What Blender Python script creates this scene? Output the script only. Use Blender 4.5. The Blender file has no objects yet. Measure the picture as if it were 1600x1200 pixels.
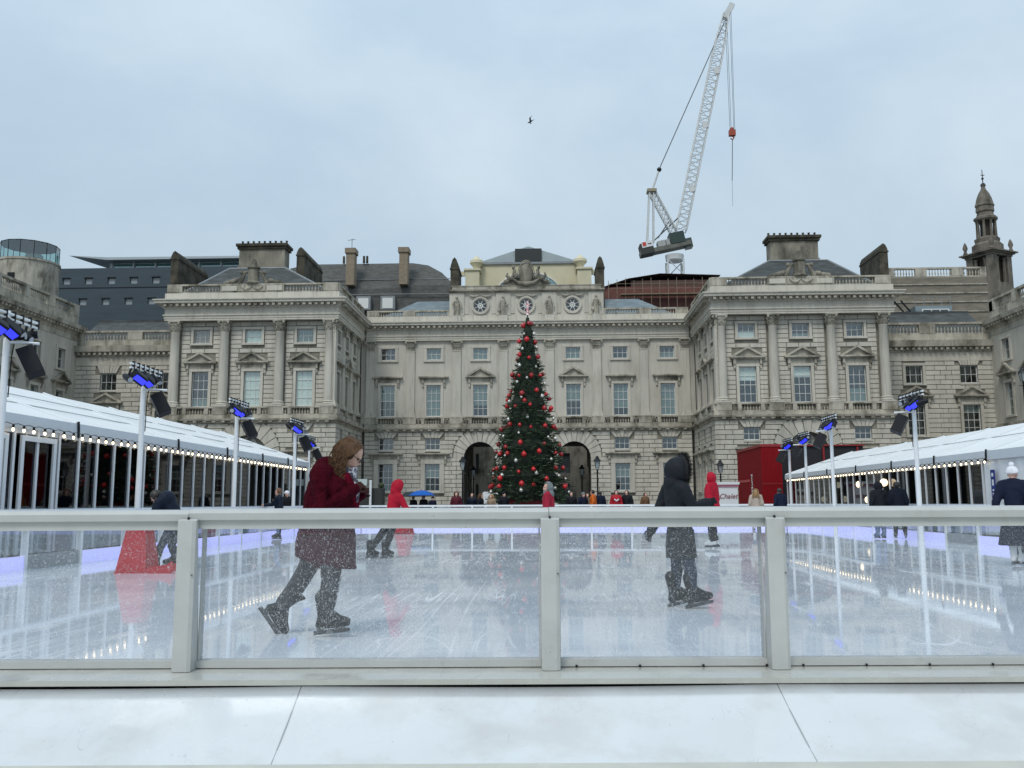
import bpy, bmesh, math, random
import numpy as np
from mathutils import Vector, Matrix
random.seed(7)
R = math.radians
scene = bpy.context.scene
COL = scene.collection
# ------------------------------------------------------------------ camera
FPX, CAMH = 1400.0, 1.14
PITCH, YAW, ROLL = math.atan(186/FPX), R(2.37), R(0.2)
camd = bpy.data.cameras.new('camera'); cam = bpy.data.objects.new('camera', camd); COL.objects.link(cam)
camd.sensor_width = 36; camd.lens = 36*FPX/1600; camd.clip_start = 0.05; camd.clip_end = 3000
cam.matrix_world = (Matrix.Translation((0, 0, CAMH)) @ Matrix.Rotation(YAW, 4, 'Z') @
                    Matrix.Rotation(math.pi/2+PITCH, 4, 'X') @ Matrix.Rotation(-ROLL, 4, 'Z'))
scene.camera = cam
# ------------------------------------------------------------------ sky
SUN_EL, SUN_AZ = R(52), R(200)       # soft winter sun behind the camera, veiled by cloud
world = bpy.data.worlds.new('World'); scene.world = world; world.use_nodes = True
nt = world.node_tree; nt.nodes.clear()
def N(t, kind, **kw):
    n = t.nodes.new(kind)
    for k, v in kw.items():
        if k == 'inp':
            for a, b in v.items(): n.inputs[a].default_value = b
        else: setattr(n, k, v)
    return n
sky = N(nt, 'ShaderNodeTexSky', sky_type='NISHITA', sun_disc=False)
sky.sun_elevation = SUN_EL; sky.sun_rotation = SUN_AZ; sky.dust_density = 3; sky.air_density = 1.2
skm = N(nt, 'ShaderNodeVectorMath', operation='SCALE', inp={'Scale': 0.09}); nt.links.new(sky.outputs[0], skm.inputs[0])
tc = N(nt, 'ShaderNodeTexCoord')
mp = N(nt, 'ShaderNodeMapping'); mp.inputs['Scale'].default_value = (1.0, 1.0, 2.0); mp.inputs['Rotation'].default_value = (0.12, 0.25, 0.3)
nt.links.new(tc.outputs['Generated'], mp.inputs[0])
no = N(nt, 'ShaderNodeTexNoise', inp={'Scale': 1.7, 'Detail': 8, 'Roughness': 0.55, 'Distortion': 0.3}); nt.links.new(mp.outputs[0], no.inputs[0])
cr = N(nt, 'ShaderNodeValToRGB'); nt.links.new(no.outputs['Fac'], cr.inputs[0])
cr.color_ramp.elements[0].position = 0.30; cr.color_ramp.elements[0].color = (0.40, 0.53, 0.645, 1)
cr.color_ramp.elements[1].position = 0.78; cr.color_ramp.elements[1].color = (0.63, 0.73, 0.81, 1)
e = cr.color_ramp.elements.new(0.5); e.color = (0.475, 0.60, 0.71, 1)
mx = N(nt, 'ShaderNodeMix', data_type='RGBA', inp={'Factor': 0.9}); nt.links.new(skm.outputs[0], mx.inputs['A']); nt.links.new(cr.outputs[0], mx.inputs['B'])
# an overcast dome is brighter towards the zenith
sx = N(nt, 'ShaderNodeSeparateXYZ'); nt.links.new(tc.outputs['Generated'], sx.inputs[0])
mr = N(nt, 'ShaderNodeMapRange', inp={'From Min': 0.0, 'From Max': 1.0, 'To Min': 1.0, 'To Max': 1.75}); nt.links.new(sx.outputs['Z'], mr.inputs[0])
sc = N(nt, 'ShaderNodeVectorMath', operation='SCALE'); nt.links.new(mx.outputs['Result'], sc.inputs[0]); nt.links.new(mr.outputs[0], sc.inputs['Scale'])
bg = N(nt, 'ShaderNodeBackground', inp={'Strength': 0.91}); nt.links.new(sc.outputs[0], bg.inputs[0])
nt.links.new(bg.outputs[0], N(nt, 'ShaderNodeOutputWorld').inputs[0])
# ------------------------------------------------------------------ sun
sl = bpy.data.lights.new('sun', 'SUN'); sl.energy = 1.5; sl.angle = R(18); sl.color = (1.0, 0.95, 0.88)
so = bpy.data.objects.new('sun', sl); COL.objects.link(so)
# Nishita rotation is measured clockwise from +Y
sd = Vector((math.sin(SUN_AZ)*math.cos(SUN_EL), math.cos(SUN_AZ)*math.cos(SUN_EL), math.sin(SUN_EL)))
so.rotation_euler = sd.to_track_quat('Z', 'Y').to_euler(); so.location = sd*100
vs = scene.view_settings
vs.view_transform = 'Standard'; vs.look = 'None'; vs.exposure = 0.0; vs.gamma = 1.0; vs.use_curve_mapping = False
try:
    scene.cycles.max_bounces = 10; scene.cycles.transparent_max_bounces = 24
    scene.cycles.glossy_bounces = 4; scene.cycles.transmission_bounces = 6; scene.cycles.caustics_reflective = False; scene.cycles.caustics_refractive = False
except Exception: pass
# ------------------------------------------------------------------ pixel of the photograph -> place
def ray(px, py):
    u = (px-800)/FPX; v = (600-py)/FPX
    c, s = math.cos(ROLL), math.sin(ROLL); u, v = u*c+v*s, -u*s+v*c
    dx, dy, dz = u, math.cos(PITCH)-v*math.sin(PITCH), math.sin(PITCH)+v*math.cos(PITCH)
    cy, sy = math.cos(YAW), math.sin(YAW)
    return (dx*cy-dy*sy, dx*sy+dy*cy, dz)
def atY(px, py, Y):
    r = ray(px, py); t = Y/r[1]; return Vector((r[0]*t, Y, CAMH+r[2]*t))
def atZ(px, py, Z=0.0):
    r = ray(px, py); t = (Z-CAMH)/r[2]; return Vector((r[0]*t, r[1]*t, Z))
# ------------------------------------------------------------------ mesh building
class MB:
    def __init__(s): s.v = []; s.f = []; s.m = []
    def add(s, vs, fs, mi=0):
        o = len(s.v); s.v.extend([tuple(p) for p in vs])
        for f in fs: s.f.append(tuple(i+o for i in f)); s.m.append(mi)
        return s
    def box(s, x0, x1, y0, y1, z0, z1, mi=0):
        return s.add([(x0,y0,z0),(x1,y0,z0),(x1,y1,z0),(x0,y1,z0),(x0,y0,z1),(x1,y0,z1),(x1,y1,z1),(x0,y1,z1)],
              [(0,3,2,1),(4,5,6,7),(0,1,5,4),(1,2,6,5),(2,3,7,6),(3,0,4,7)], mi)
    def obox(s, c, half, M, mi=0):
        c = Vector(c); vs = []
        for dz in (-1,1):
            for dx, dy in ((-1,-1),(1,-1),(1,1),(-1,1)): vs.append(c + M @ Vector((dx*half[0], dy*half[1], dz*half[2])))
        return s.add(vs, [(0,3,2,1),(4,5,6,7),(0,1,5,4),(1,2,6,5),(2,3,7,6),(3,0,4,7)], mi)
    def quad(s, a, b, c, d, mi=0): return s.add([a,b,c,d], [(0,1,2,3)], mi)
    def path(s, pts, rad, n=8, mi=0, flat=1.0, caps=True):
        pts = [Vector(p) for p in pts]
        if not isinstance(rad, (list, tuple)): rad = [rad]*len(pts)
        rings = []; up = None
        for i, p in enumerate(pts):
            d = (pts[min(i+1, len(pts)-1)] - pts[max(i-1, 0)])
            d = d.normalized() if d.length > 1e-9 else Vector((0,0,1))
            if up is None: up = Vector((1,0,0)) if abs(d.x) < 0.9 else Vector((0,1,0))
            a = (up - d*up.dot(d)); a = a.normalized() if a.length > 1e-6 else d.orthogonal().normalized()
            b = d.cross(a); up = a
            rings.append([p + (a*math.cos(2*math.pi*k/n)+b*math.sin(2*math.pi*k/n)*flat)*rad[i] for k in range(n)])
        vs = [q for r in rings for q in r]; fs = []
        for i in range(len(pts)-1):
            for k in range(n): fs.append((i*n+k, i*n+(k+1)%n, (i+1)*n+(k+1)%n, (i+1)*n+k))
        if caps: fs.append(tuple(range(n-1,-1,-1))); fs.append(tuple((len(pts)-1)*n+k for k in range(n)))
        return s.add(vs, fs, mi)
    def tube(s, a, b, r0, r1=None, n=8, mi=0): return s.path([a,b], [r0, r0 if r1 is None else r1], n, mi)
    def lathe(s, prof, n=16, c=(0,0,0), sx=1, sy=1, mi=0, cap=True):
        vs = []; fs = []
        for r, z in prof:
            for k in range(n):
                a = 2*math.pi*k/n; vs.append((c[0]+r*sx*math.cos(a), c[1]+r*sy*math.sin(a), c[2]+z))
        for i in range(len(prof)-1):
            for k in range(n): fs.append((i*n+k, i*n+(k+1)%n, (i+1)*n+(k+1)%n, (i+1)*n+k))
        if cap: fs.append(tuple(range(n-1,-1,-1))); fs.append(tuple((len(prof)-1)*n+k for k in range(n)))
        return s.add(vs, fs, mi)
    def sphere(s, c, r, n=12, m=8, mi=0, M=None):
        if not isinstance(r, (tuple, list)): r = (r,r,r)
        c = Vector(c); vs = []; fs = []
        for i in range(m+1):
            t = math.pi*i/m
            for k in range(n):
                a = 2*math.pi*k/n; q = Vector((r[0]*math.sin(t)*math.cos(a), r[1]*math.sin(t)*math.sin(a), -r[2]*math.cos(t)))
                vs.append(c + (M @ q if M else q))
        for i in range(m):
            for k in range(n): fs.append((i*n+k, i*n+(k+1)%n, (i+1)*n+(k+1)%n, (i+1)*n+k))
        return s.add(vs, fs, mi)
    def prism(s, poly, y0, y1, mi=0):            # polygon in x,z extruded in y
        n = len(poly); vs = [(x,y0,z) for x,z in poly]+[(x,y1,z) for x,z in poly]
        fs = [tuple(range(n)), tuple(range(2*n-1, n-1, -1))]
        for k in range(n): fs.append((k, k+n, (k+1)%n+n, (k+1)%n))
        return s.add(vs, fs, mi)
    def sweep(s, prof, path, mi=0, ends=True):   # profile (out, z) along an x,y path; out is to the right of the walk
        P = [Vector((a,b)) for a,b in path]; n = len(prof); rows = []
        for i, p in enumerate(P):
            d0 = (P[i]-P[i-1]).normalized() if i else None; d1 = (P[i+1]-P[i]).normalized() if i < len(P)-1 else None
            n0 = Vector((d0.y,-d0.x)) if d0 else None; n1 = Vector((d1.y,-d1.x)) if d1 else None
            if n0 and n1: m = (n0+n1).normalized(); k = 1/max(0.2, m.dot(n0)); off = m*k
            else: off = n0 or n1
            rows.append([(p.x+off.x*o, p.y+off.y*o, z) for o,z in prof])
        vs = [q for r in rows for q in r]; fs = []
        for i in range(len(P)-1):
            for k in range(n): fs.append((i*n+k, (i+1)*n+k, (i+1)*n+(k+1)%n, i*n+(k+1)%n))
        if ends: fs.append(tuple(range(n-1,-1,-1))); fs.append(tuple((len(P)-1)*n+k for k in range(n)))
        return s.add(vs, fs, mi)
    def mesh(s, name, mats, smooth=False):
        me = bpy.data.meshes.new(name); me.from_pydata(s.v, [], s.f)
        for m in (mats if isinstance(mats, (list, tuple)) else [mats]): me.materials.append(m)
        if any(s.m): me.polygons.foreach_set('material_index', s.m)
        if smooth: me.polygons.foreach_set('use_smooth', [True]*len(me.polygons))
        bm = bmesh.new(); bm.from_mesh(me); bmesh.ops.recalc_face_normals(bm, faces=bm.faces); bm.to_mesh(me); bm.free()
        if smooth == 'auto':
            try: me.set_sharp_from_angle(angle=R(38))
            except Exception: pass
        me.update(); return me
    def build(s, name, mats, parent=None, loc=(0,0,0), rotz=0, smooth=False, kind=None):
        return put(name, s.mesh(name, mats, smooth), parent, loc, rotz, kind=kind)
def put(name, me, parent=None, loc=(0,0,0), rotz=0, scale=None, kind=None):
    o = bpy.data.objects.new(name, me); COL.objects.link(o); o.location = loc
    if rotz: o.rotation_euler = (0,0,rotz)
    if scale: o.scale = scale
    if parent: o.parent = parent
    if kind: o['kind'] = kind
    return o
def thing(name, label, cat, loc=(0,0,0), rotz=0, group=None):
    return tag(put(name, None, None, loc, rotz), label, cat, group)
def tag(o, label, cat, group=None):
    o['label'] = label; o['category'] = cat
    if group: o['group'] = group
    return o
def structure(o): o['kind'] = 'structure'; return o
# ------------------------------------------------------------------ materials
MATS = {}
def mat(name, color=(0.5,0.5,0.5), rough=0.6, metal=0.0, spec=0.5, var=0.0, vscale=3.0, bump=0.0, bscale=20.0, rnd=0.0, dark=None,
        stretch=(1,1,1), emit=None, estr=0.0, coat=0.0, sheen=0.0, rvar=0.0, c2=None, thresh=(0.45,0.7), streak=0.0):
    if name in MATS: return MATS[name]
    m = bpy.data.materials.new(name); m.use_nodes = True; t = m.node_tree; b = t.nodes['Principled BSDF']
    b.inputs['Base Color'].default_value = (*color,1); b.inputs['Roughness'].default_value = rough; b.inputs['Metallic'].default_value = metal
    b.inputs['Specular IOR Level'].default_value = spec; b.inputs['Coat Weight'].default_value = coat; b.inputs['Sheen Weight'].default_value = sheen
    if emit: b.inputs['Emission Color'].default_value = (*emit,1); b.inputs['Emission Strength'].default_value = estr
    if var or bump or rnd or c2 or rvar:
        tcn = N(t, 'ShaderNodeTexCoord'); geo = N(t, 'ShaderNodeNewGeometry'); mpn = N(t, 'ShaderNodeMapping')
        mpn.inputs['Scale'].default_value = stretch; t.links.new(geo.outputs['Position'], mpn.inputs[0]); last = None
        rgb = N(t, 'ShaderNodeRGB'); rgb.outputs[0].default_value = (*color,1); last = rgb.outputs[0]
        if c2:
            n2 = N(t, 'ShaderNodeTexNoise', inp={'Scale': vscale*0.6, 'Detail': 6, 'Roughness': 0.65}); t.links.new(mpn.outputs[0], n2.inputs[0])
            mr2 = N(t, 'ShaderNodeMapRange', inp={'From Min': thresh[0], 'From Max': thresh[1]}); t.links.new(n2.outputs['Fac'], mr2.inputs[0])
            m2 = N(t, 'ShaderNodeMix', data_type='RGBA'); t.links.new(mr2.outputs[0], m2.inputs['Factor']); t.links.new(last, m2.inputs['A'])
            m2.inputs['B'].default_value = (*c2,1); last = m2.outputs['Result']
        if var:
            n1 = N(t, 'ShaderNodeTexNoise', inp={'Scale': vscale, 'Detail': 5, 'Roughness': 0.6}); t.links.new(mpn.outputs[0], n1.inputs[0])
            mr1 = N(t, 'ShaderNodeMapRange', inp={'From Min': 0.3, 'From Max': 0.7, 'To Min': 1-var, 'To Max': 1+var}); t.links.new(n1.outputs['Fac'], mr1.inputs[0])
            s1 = N(t, 'ShaderNodeVectorMath', operation='SCALE'); t.links.new(last, s1.inputs[0]); t.links.new(mr1.outputs[0], s1.inputs['Scale']); last = s1.outputs[0]
        if streak:     # run-off stains below ledges
            mps = N(t, 'ShaderNodeMapping'); mps.inputs['Scale'].default_value = (1.6,1.6,0.10); t.links.new(geo.outputs['Position'], mps.inputs[0])
            n5 = N(t, 'ShaderNodeTexNoise', inp={'Scale': 2.4, 'Detail': 4, 'Roughness': 0.7}); t.links.new(mps.outputs[0], n5.inputs[0])
            mr5 = N(t, 'ShaderNodeMapRange', inp={'From Min': 0.52, 'From Max': 0.74, 'To Min': 1.0, 'To Max': 1-streak}); t.links.new(n5.outputs['Fac'], mr5.inputs[0])
            s5 = N(t, 'ShaderNodeVectorMath', operation='SCALE'); t.links.new(last, s5.inputs[0]); t.links.new(mr5.outputs[0], s5.inputs['Scale']); last = s5.outputs[0]
        if rnd:
            oi = N(t, 'ShaderNodeObjectInfo'); mr3 = N(t, 'ShaderNodeMapRange', inp={'To Min': 1-rnd, 'To Max': 1+rnd}); t.links.new(oi.outputs['Random'], mr3.inputs[0])
            s2 = N(t, 'ShaderNodeVectorMath', operation='SCALE'); t.links.new(last, s2.inputs[0]); t.links.new(mr3.outputs[0], s2.inputs['Scale']); last = s2.outputs[0]
        t.links.new(last, b.inputs['Base Color'])
        if rvar:
            n4 = N(t, 'ShaderNodeTexNoise', inp={'Scale': vscale, 'Detail': 3}); t.links.new(mpn.outputs[0], n4.inputs[0])
            mr4 = N(t, 'ShaderNodeMapRange', inp={'From Min': 0.35, 'From Max': 0.65, 'To Min': max(0.02, rough-rvar), 'To Max': rough+rvar}); t.links.new(n4.outputs['Fac'], mr4.inputs[0])
            t.links.new(mr4.outputs[0], b.inputs['Roughness'])
        if bump:
            n3 = N(t, 'ShaderNodeTexNoise', inp={'Scale': bscale, 'Detail': 4}); t.links.new(mpn.outputs[0], n3.inputs[0])
            bp = N(t, 'ShaderNodeBump', inp={'Strength': bump, 'Distance': 0.02}); t.links.new(n3.outputs['Fac'], bp.inputs['Height']); t.links.new(bp.outputs[0], b.inputs['Normal'])
    MATS[name] = m; return m
def glass(name, tint=(0.75,0.82,0.8), refl=0.1, rough=0.02, drops=False):
    if name in MATS: return MATS[name]
    m = bpy.data.materials.new(name); m.use_nodes = True; t = m.node_tree; t.nodes.clear()
    tr = N(t, 'ShaderNodeBsdfTransparent'); tr.inputs[0].default_value = (*tint,1)
    gl = N(t, 'ShaderNodeBsdfGlossy', inp={'Roughness': rough}); gl.inputs[0].default_value = (0.95,0.97,1,1)
    fr = N(t, 'ShaderNodeFresnel', inp={'IOR': 1.45}); gb_ = N(t, 'ShaderNodeNewGeometry'); io_ = N(t, 'ShaderNodeMapRange', inp={'To Min': 1.45, 'To Max': 1/1.45}); t.links.new(gb_.outputs['Backfacing'], io_.inputs[0]); t.links.new(io_.outputs[0], fr.inputs['IOR']); ad = N(t, 'ShaderNodeMath', operation='ADD', use_clamp=True, inp={1: refl}); t.links.new(fr.outputs[0], ad.inputs[0])
    mxs = N(t, 'ShaderNodeMixShader'); t.links.new(ad.outputs[0], mxs.inputs[0]); t.links.new(tr.outputs[0], mxs.inputs[1]); t.links.new(gl.outputs[0], mxs.inputs[2])
    last = mxs
    if drops:    # rain drops and dried spots on the pane
        geo = N(t, 'ShaderNodeNewGeometry')
        mpn = N(t, 'ShaderNodeMapping'); mpn.inputs['Scale'].default_value = (1,1,0.8); t.links.new(geo.outputs['Position'], mpn.inputs[0])
        ns = N(t, 'ShaderNodeTexNoise', inp={'Scale': 85, 'Detail': 2.0, 'Roughness': 0.65, 'Distortion': 1.5}); t.links.new(mpn.outputs[0], ns.inputs[0])
        nb = N(t, 'ShaderNodeTexNoise', inp={'Scale': 2.6, 'Detail': 2}); t.links.new(geo.outputs['Position'], nb.inputs[0])
        lo = N(t, 'ShaderNodeMapRange', inp={'From Min': 0.3, 'From Max': 0.7, 'To Min': 0.635, 'To Max': 0.58}); t.links.new(nb.outputs['Fac'], lo.inputs[0])
        su = N(t, 'ShaderNodeMath', operation='SUBTRACT'); t.links.new(ns.outputs['Fac'], su.inputs[0]); t.links.new(lo.outputs[0], su.inputs[1])
        mu = N(t, 'ShaderNodeMath', operation='MULTIPLY', use_clamp=True, inp={1: 30.0}); t.links.new(su.outputs[0], mu.inputs[0])
        mm = N(t, 'ShaderNodeMath', operation='MULTIPLY', inp={1: 0.42}); t.links.new(mu.outputs[0], mm.inputs[0])
        df = N(t, 'ShaderNodeBsdfTranslucent'); df.inputs[0].default_value = (0.95,0.96,0.98,1)
        d2 = N(t, 'ShaderNodeBsdfDiffuse'); d2.inputs[0].default_value = (0.92,0.94,0.96,1)
        dm = N(t, 'ShaderNodeMixShader', inp={0: 0.5}); t.links.new(df.outputs[0], dm.inputs[1]); t.links.new(d2.outputs[0], dm.inputs[2])
        m2 = N(t, 'ShaderNodeMixShader'); t.links.new(mm.outputs[0], m2.inputs[0]); t.links.new(mxs.outputs[0], m2.inputs[1]); t.links.new(dm.outputs[0], m2.inputs[2]); last = m2
    t.links.new(last.outputs[0], N(t, 'ShaderNodeOutputMaterial').inputs[0]); MATS[name] = m; return m
STONE = mat('portland_stone', (0.55,0.522,0.452), 0.85, spec=0.2, var=0.10, vscale=0.9, stretch=(1,1,0.35), c2=(0.38,0.355,0.29), thresh=(0.53,0.82), streak=0.30, bump=0.25, bscale=14, rnd=0.07)
STONE2 = mat('weathered_stone', (0.45,0.42,0.35), 0.9, spec=0.2, var=0.22, vscale=1.2, stretch=(1,1,0.5), c2=(0.13,0.12,0.09), thresh=(0.46,0.68), streak=0.45, bump=0.4, bscale=12, rnd=0.06)
STONE3 = mat('sooty_stone', (0.085,0.075,0.055), 0.95, var=0.35, vscale=1.5, c2=(0.03,0.028,0.018), thresh=(0.42,0.6), bump=0.5, bscale=9)
MORTAR = mat('dirty_joint', (0.235,0.22,0.18), 0.95, var=0.25, vscale=2)
SLATE = mat('roof_slate', (0.06,0.064,0.062), 0.8, spec=0.2, var=0.3, vscale=1.2, stretch=(1,1,3), c2=(0.085,0.095,0.10), rnd=0.15, bump=0.3, bscale=8)
LEAD = mat('roof_lead', (0.24,0.26,0.27), 0.5, var=0.15, vscale=1)
SASH = mat('sash_paint', (0.72,0.73,0.70), 0.5)
PANE = glass('window_glass', (0.92,0.96,0.94), 0.07, 0.015)
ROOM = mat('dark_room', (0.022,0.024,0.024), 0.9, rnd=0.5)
BLIND = mat('white_blind', (0.86,0.90,0.89), 0.8, var=0.05, vscale=4)
CURT = mat('net_curtain', (0.20,0.25,0.245), 0.9, var=0.1, vscale=6)
WHITE = mat('white_paint', (0.72,0.74,0.75), 0.35, var=0.04, vscale=3)
BLACK = mat('black_metal', (0.012,0.013,0.015), 0.4, spec=0.25)
# ================================================================== ground
GROUND = mat('wet_granite_setts', (0.17,0.17,0.17), 0.35, var=0.25, vscale=3, bump=0.2, bscale=6, rvar=0.15)
g = MB(); g.quad((-1500,-700,-0.6),(1500,-700,-0.6),(1500,2500,-0.6),(-1500,2500,-0.6)); structure(g.build('ground', GROUND))
# ================================================================== facade helpers
def wall_holes(mb, x0, x1, z0, z1, holes, y, depth, mi=0):
    """front sheet at y with rectangular holes and reveals running back"""
    xs = sorted({x0,x1,*[v for h in holes for v in h[:2] if x0 < v < x1]}); zs = sorted({z0,z1,*[v for h in holes for v in h[2:4] if z0 < v < z1]})
    for i in range(len(xs)-1):
        for k in range(len(zs)-1):
            cx, cz = (xs[i]+xs[i+1])/2, (zs[k]+zs[k+1])/2
            if any(h[0] < cx < h[1] and h[2] < cz < h[3] for h in holes): continue
            mb.quad((xs[i],y,zs[k]),(xs[i+1],y,zs[k]),(xs[i+1],y,zs[k+1]),(xs[i],y,zs[k+1]), mi)
    for a,b,c,d in holes:
        yb = y+depth
        mb.quad((a,y,c),(a,yb,c),(a,yb,d),(a,y,d), mi); mb.quad((b,y,c),(b,y,d),(b,yb,d),(b,yb,c), mi)
        mb.quad((a,y,d),(a,yb,d),(b,yb,d),(b,y,d), mi); mb.quad((a,y,c),(b,y,c),(b,yb,c),(a,yb,c), mi)
_cache = {}
def cached(key, fn):
    if key not in _cache: _cache[key] = fn()
    return _cache[key]
def block_mesh(w, h, proud, m):
    def mk():
        b = MB(); c = 0.025; w2, h2 = w/2, h/2
        b.add([(-w2,0,-h2),(w2,0,-h2),(w2,0,h2),(-w2,0,h2),(-w2,-proud+c,-h2),(w2,-proud+c,-h2),(w2,-proud+c,h2),(-w2,-proud+c,h2),
               (-w2+c,-proud,-h2+c),(w2-c,-proud,-h2+c),(w2-c,-proud,h2-c),(-w2+c,-proud,h2-c)],
              [(8,9,10,11)]+[(k,(k+1)%4,(k+1)%4+4,k+4) for k in range(4)]+[(k+4,(k+1)%4+4,(k+1)%4+8,k+8) for k in range(4)])
        return b.mesh('stone', m)
    return cached(('blk',round(w,2),round(h,2),proud,m.name), mk)
def lay_blocks(x0, x1, z0, z1, ch, bl, holes, joint=0.045, circ=None, rs=1):
    """rectangles of coursed ashlar that avoid holes (and discs circ = (cx, cz, r), cut per course)"""
    rnd = random.Random(rs); out = []; n = max(1, round((z1-z0)/ch)); ch = (z1-z0)/n
    for i in range(n):
        a, b = z0+i*ch, z0+(i+1)*ch; zc = (a+b)/2
        free = [(x0,x1)]
        cuts = [(h[0],h[1]) for h in holes if h[2] < b-0.05 and h[3] > a+0.05]
        for (cx,cz,r) in (circ or []):
            dz = max(0, abs(zc-cz)-ch/2) if zc >= cz else 0
            if zc >= cz and dz < r: q = math.sqrt(r*r-dz*dz); cuts.append((cx-q, cx+q))
        for c0,c1 in cuts:
            nf = []
            for f0,f1 in free:
                if c1 <= f0 or c0 >= f1: nf.append((f0,f1)); continue
                if c0-f0 > 0.12: nf.append((f0,c0))
                if f1-c1 > 0.12: nf.append((c1,f1))
            free = nf
        for f0,f1 in free:
            L = f1-f0; k = max(1, round(L/bl)); edges = [f0+L*j/k for j in range(k+1)]
            if k > 1:
                sh = (L/k)*0.25*(1 if i%2 else -1)
                for j in range(1,k): edges[j] += sh+rnd.uniform(-0.06,0.06)
            for j in range(k): out.append((edges[j]+joint/2, edges[j+1]-joint/2, a+joint/2, b-joint/2))
    return out
def place_blocks(parent, rects, y, proud, m, name='stone'):
    for (a,b,c,d) in rects:
        put(name, block_mesh(b-a, d-c, proud, m), parent, ((a+b)/2, y, (c+d)/2))
def merge_blocks(parent, rects, y, proud, m, loc=(0,0,0), rotz=0):
    mb = MB()
    for (a,b,c,d) in rects: mb.box(a,b,y-proud,y,c,d)
    if rects: mb.build('stone_courses', m, parent, loc, rotz, kind='stuff')
def pane_mesh(w, h):
    return cached(('pane',round(w,3),round(h,3)), lambda: MB().box(-w/2,w/2,-0.006,0.006,-h/2,h/2).mesh('pane', PANE))
WR = random.Random(17)
def window(parent, x, z0, z1, w, cols, rows, y=0.0, sur=0.2, top=None, blind=None, rotz=0, off=None, sm=None, panes=True, apron=True, rec=0.2):
    """opening centred on x; child of a building. top: None, 'pediment' or 'hood'"""
    if blind is None and rows == 4: blind = WR.choice([None,None,(WR.uniform(0.45,0.8),1,CURT),(0,WR.uniform(0.25,0.6),CURT),(WR.uniform(0.7,0.9),1,BLIND)])
    h = z1-z0; sm = sm or STONE; loc = off if off else (x, y, z0)
    def surround():
        s = MB()
        if sur:
            p = 0.09
            s.box(-w/2-sur,-w/2,-p,0.02,-0.0,h); s.box(w/2,w/2+sur,-p,0.02,-0.0,h); s.box(-w/2-sur-0.03,w/2+sur+0.03,-p-0.02,0.02,h,h+sur)
            s.box(-w/2-sur-0.04,w/2+sur+0.04,-p-0.05,0.02,-0.17,-0.003)
        else: s.box(-w/2-0.06,w/2+0.06,-0.07,0.05,-0.14,-0.003)
        return s.mesh('window', sm)
    win = put('window', cached(('sur',w,round(h,2),sur,sm.name), surround), parent, loc, rotz)
    def sash():
        f = MB(); e = 0.055; b = 0.032; a, c = rec-0.03, rec+0.04
        f.box(-w/2,-w/2+e,a,c,0,h); f.box(w/2-e,w/2,a,c,0,h); f.box(-w/2+e,w/2-e,a,c,h-e,h); f.box(-w/2+e,w/2-e,a-0.03,c,0,e*1.5)
        for k in range(1,cols): xx = -w/2+w*k/cols; f.box(xx-b/2,xx+b/2,a+0.02,c-0.003,e*1.5,h-e)
        for k in range(1,rows):
            zz = h*k/rows; q = b*1.6 if (rows == 4 and k == 2) else b
            f.box(-w/2+e,w/2-e,a+0.01,c-0.006,zz-q/2,zz+q/2)
        return f.mesh('frame', SASH)
    put('frame', cached(('sash',w,round(h,2),cols,rows,rec), sash), win)
    if panes:
        pw, ph = w/cols-0.034, h/rows-0.034
        for i in range(cols):
            for k in range(rows): put('pane', pane_mesh(pw,ph), win, (-w/2+w*(i+0.5)/cols, rec+0.012, h*(k+0.5)/rows))
    else: put('pane', pane_mesh(w-0.1,h-0.1), win, (0, rec+0.012, h/2))
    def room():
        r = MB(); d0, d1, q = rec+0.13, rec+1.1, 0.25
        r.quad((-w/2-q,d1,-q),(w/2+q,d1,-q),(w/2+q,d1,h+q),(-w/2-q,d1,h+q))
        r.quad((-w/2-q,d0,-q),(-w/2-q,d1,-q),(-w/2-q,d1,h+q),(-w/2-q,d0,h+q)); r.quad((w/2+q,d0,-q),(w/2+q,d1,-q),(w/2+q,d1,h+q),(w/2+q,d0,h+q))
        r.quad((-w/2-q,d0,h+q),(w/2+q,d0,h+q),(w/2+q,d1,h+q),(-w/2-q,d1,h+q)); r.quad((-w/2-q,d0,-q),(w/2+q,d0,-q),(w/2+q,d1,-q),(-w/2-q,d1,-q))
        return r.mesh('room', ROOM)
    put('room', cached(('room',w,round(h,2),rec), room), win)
    if blind:
        a, b, m = blind
        MB().box(-w/2+0.01,w/2-0.01,rec+0.05,rec+0.06,h*a,h*b).build('blind', m, win)
    if top:
        def head():
            t = MB(); W = w/2+sur+0.52; zb = h+sur
            t.box(-w/2-sur,w/2+sur,-0.12,0.02,zb+0.003,zb+0.38)
            t.box(-W+0.12,W-0.12,-0.30,0.02,zb+0.383,zb+0.47); t.box(-W,W,-0.42,0.02,zb+0.473,zb+0.60)
            if top == 'pediment':
                ap = 0.82
                t.prism([(-W+0.15,zb+0.603),(W-0.15,zb+0.603),(0,zb+0.60+ap-0.14)],-0.16,0.02)
                for s in (-1,1): t.prism([(s*W,zb+0.603),(s*(W-0.36),zb+0.603),(0,zb+0.60+ap-0.17),(0,zb+0.60+ap+0.02)],-0.42,-0.163)
            for s in (-1,1):
                X = s*(w/2+sur+0.13)
                t.box(X-0.10,X+0.10,-0.24,0.02,zb-0.05,zb+0.38); t.box(X-0.08,X+0.08,-0.16,0.02,zb-0.42,zb-0.053)
            return t.mesh('pediment' if top == 'pediment' else 'hood', STONE2)
        put('pediment' if top == 'pediment' else 'hood', cached(('head',top,w,round(h,2),sur), head), win)
    return win
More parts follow.
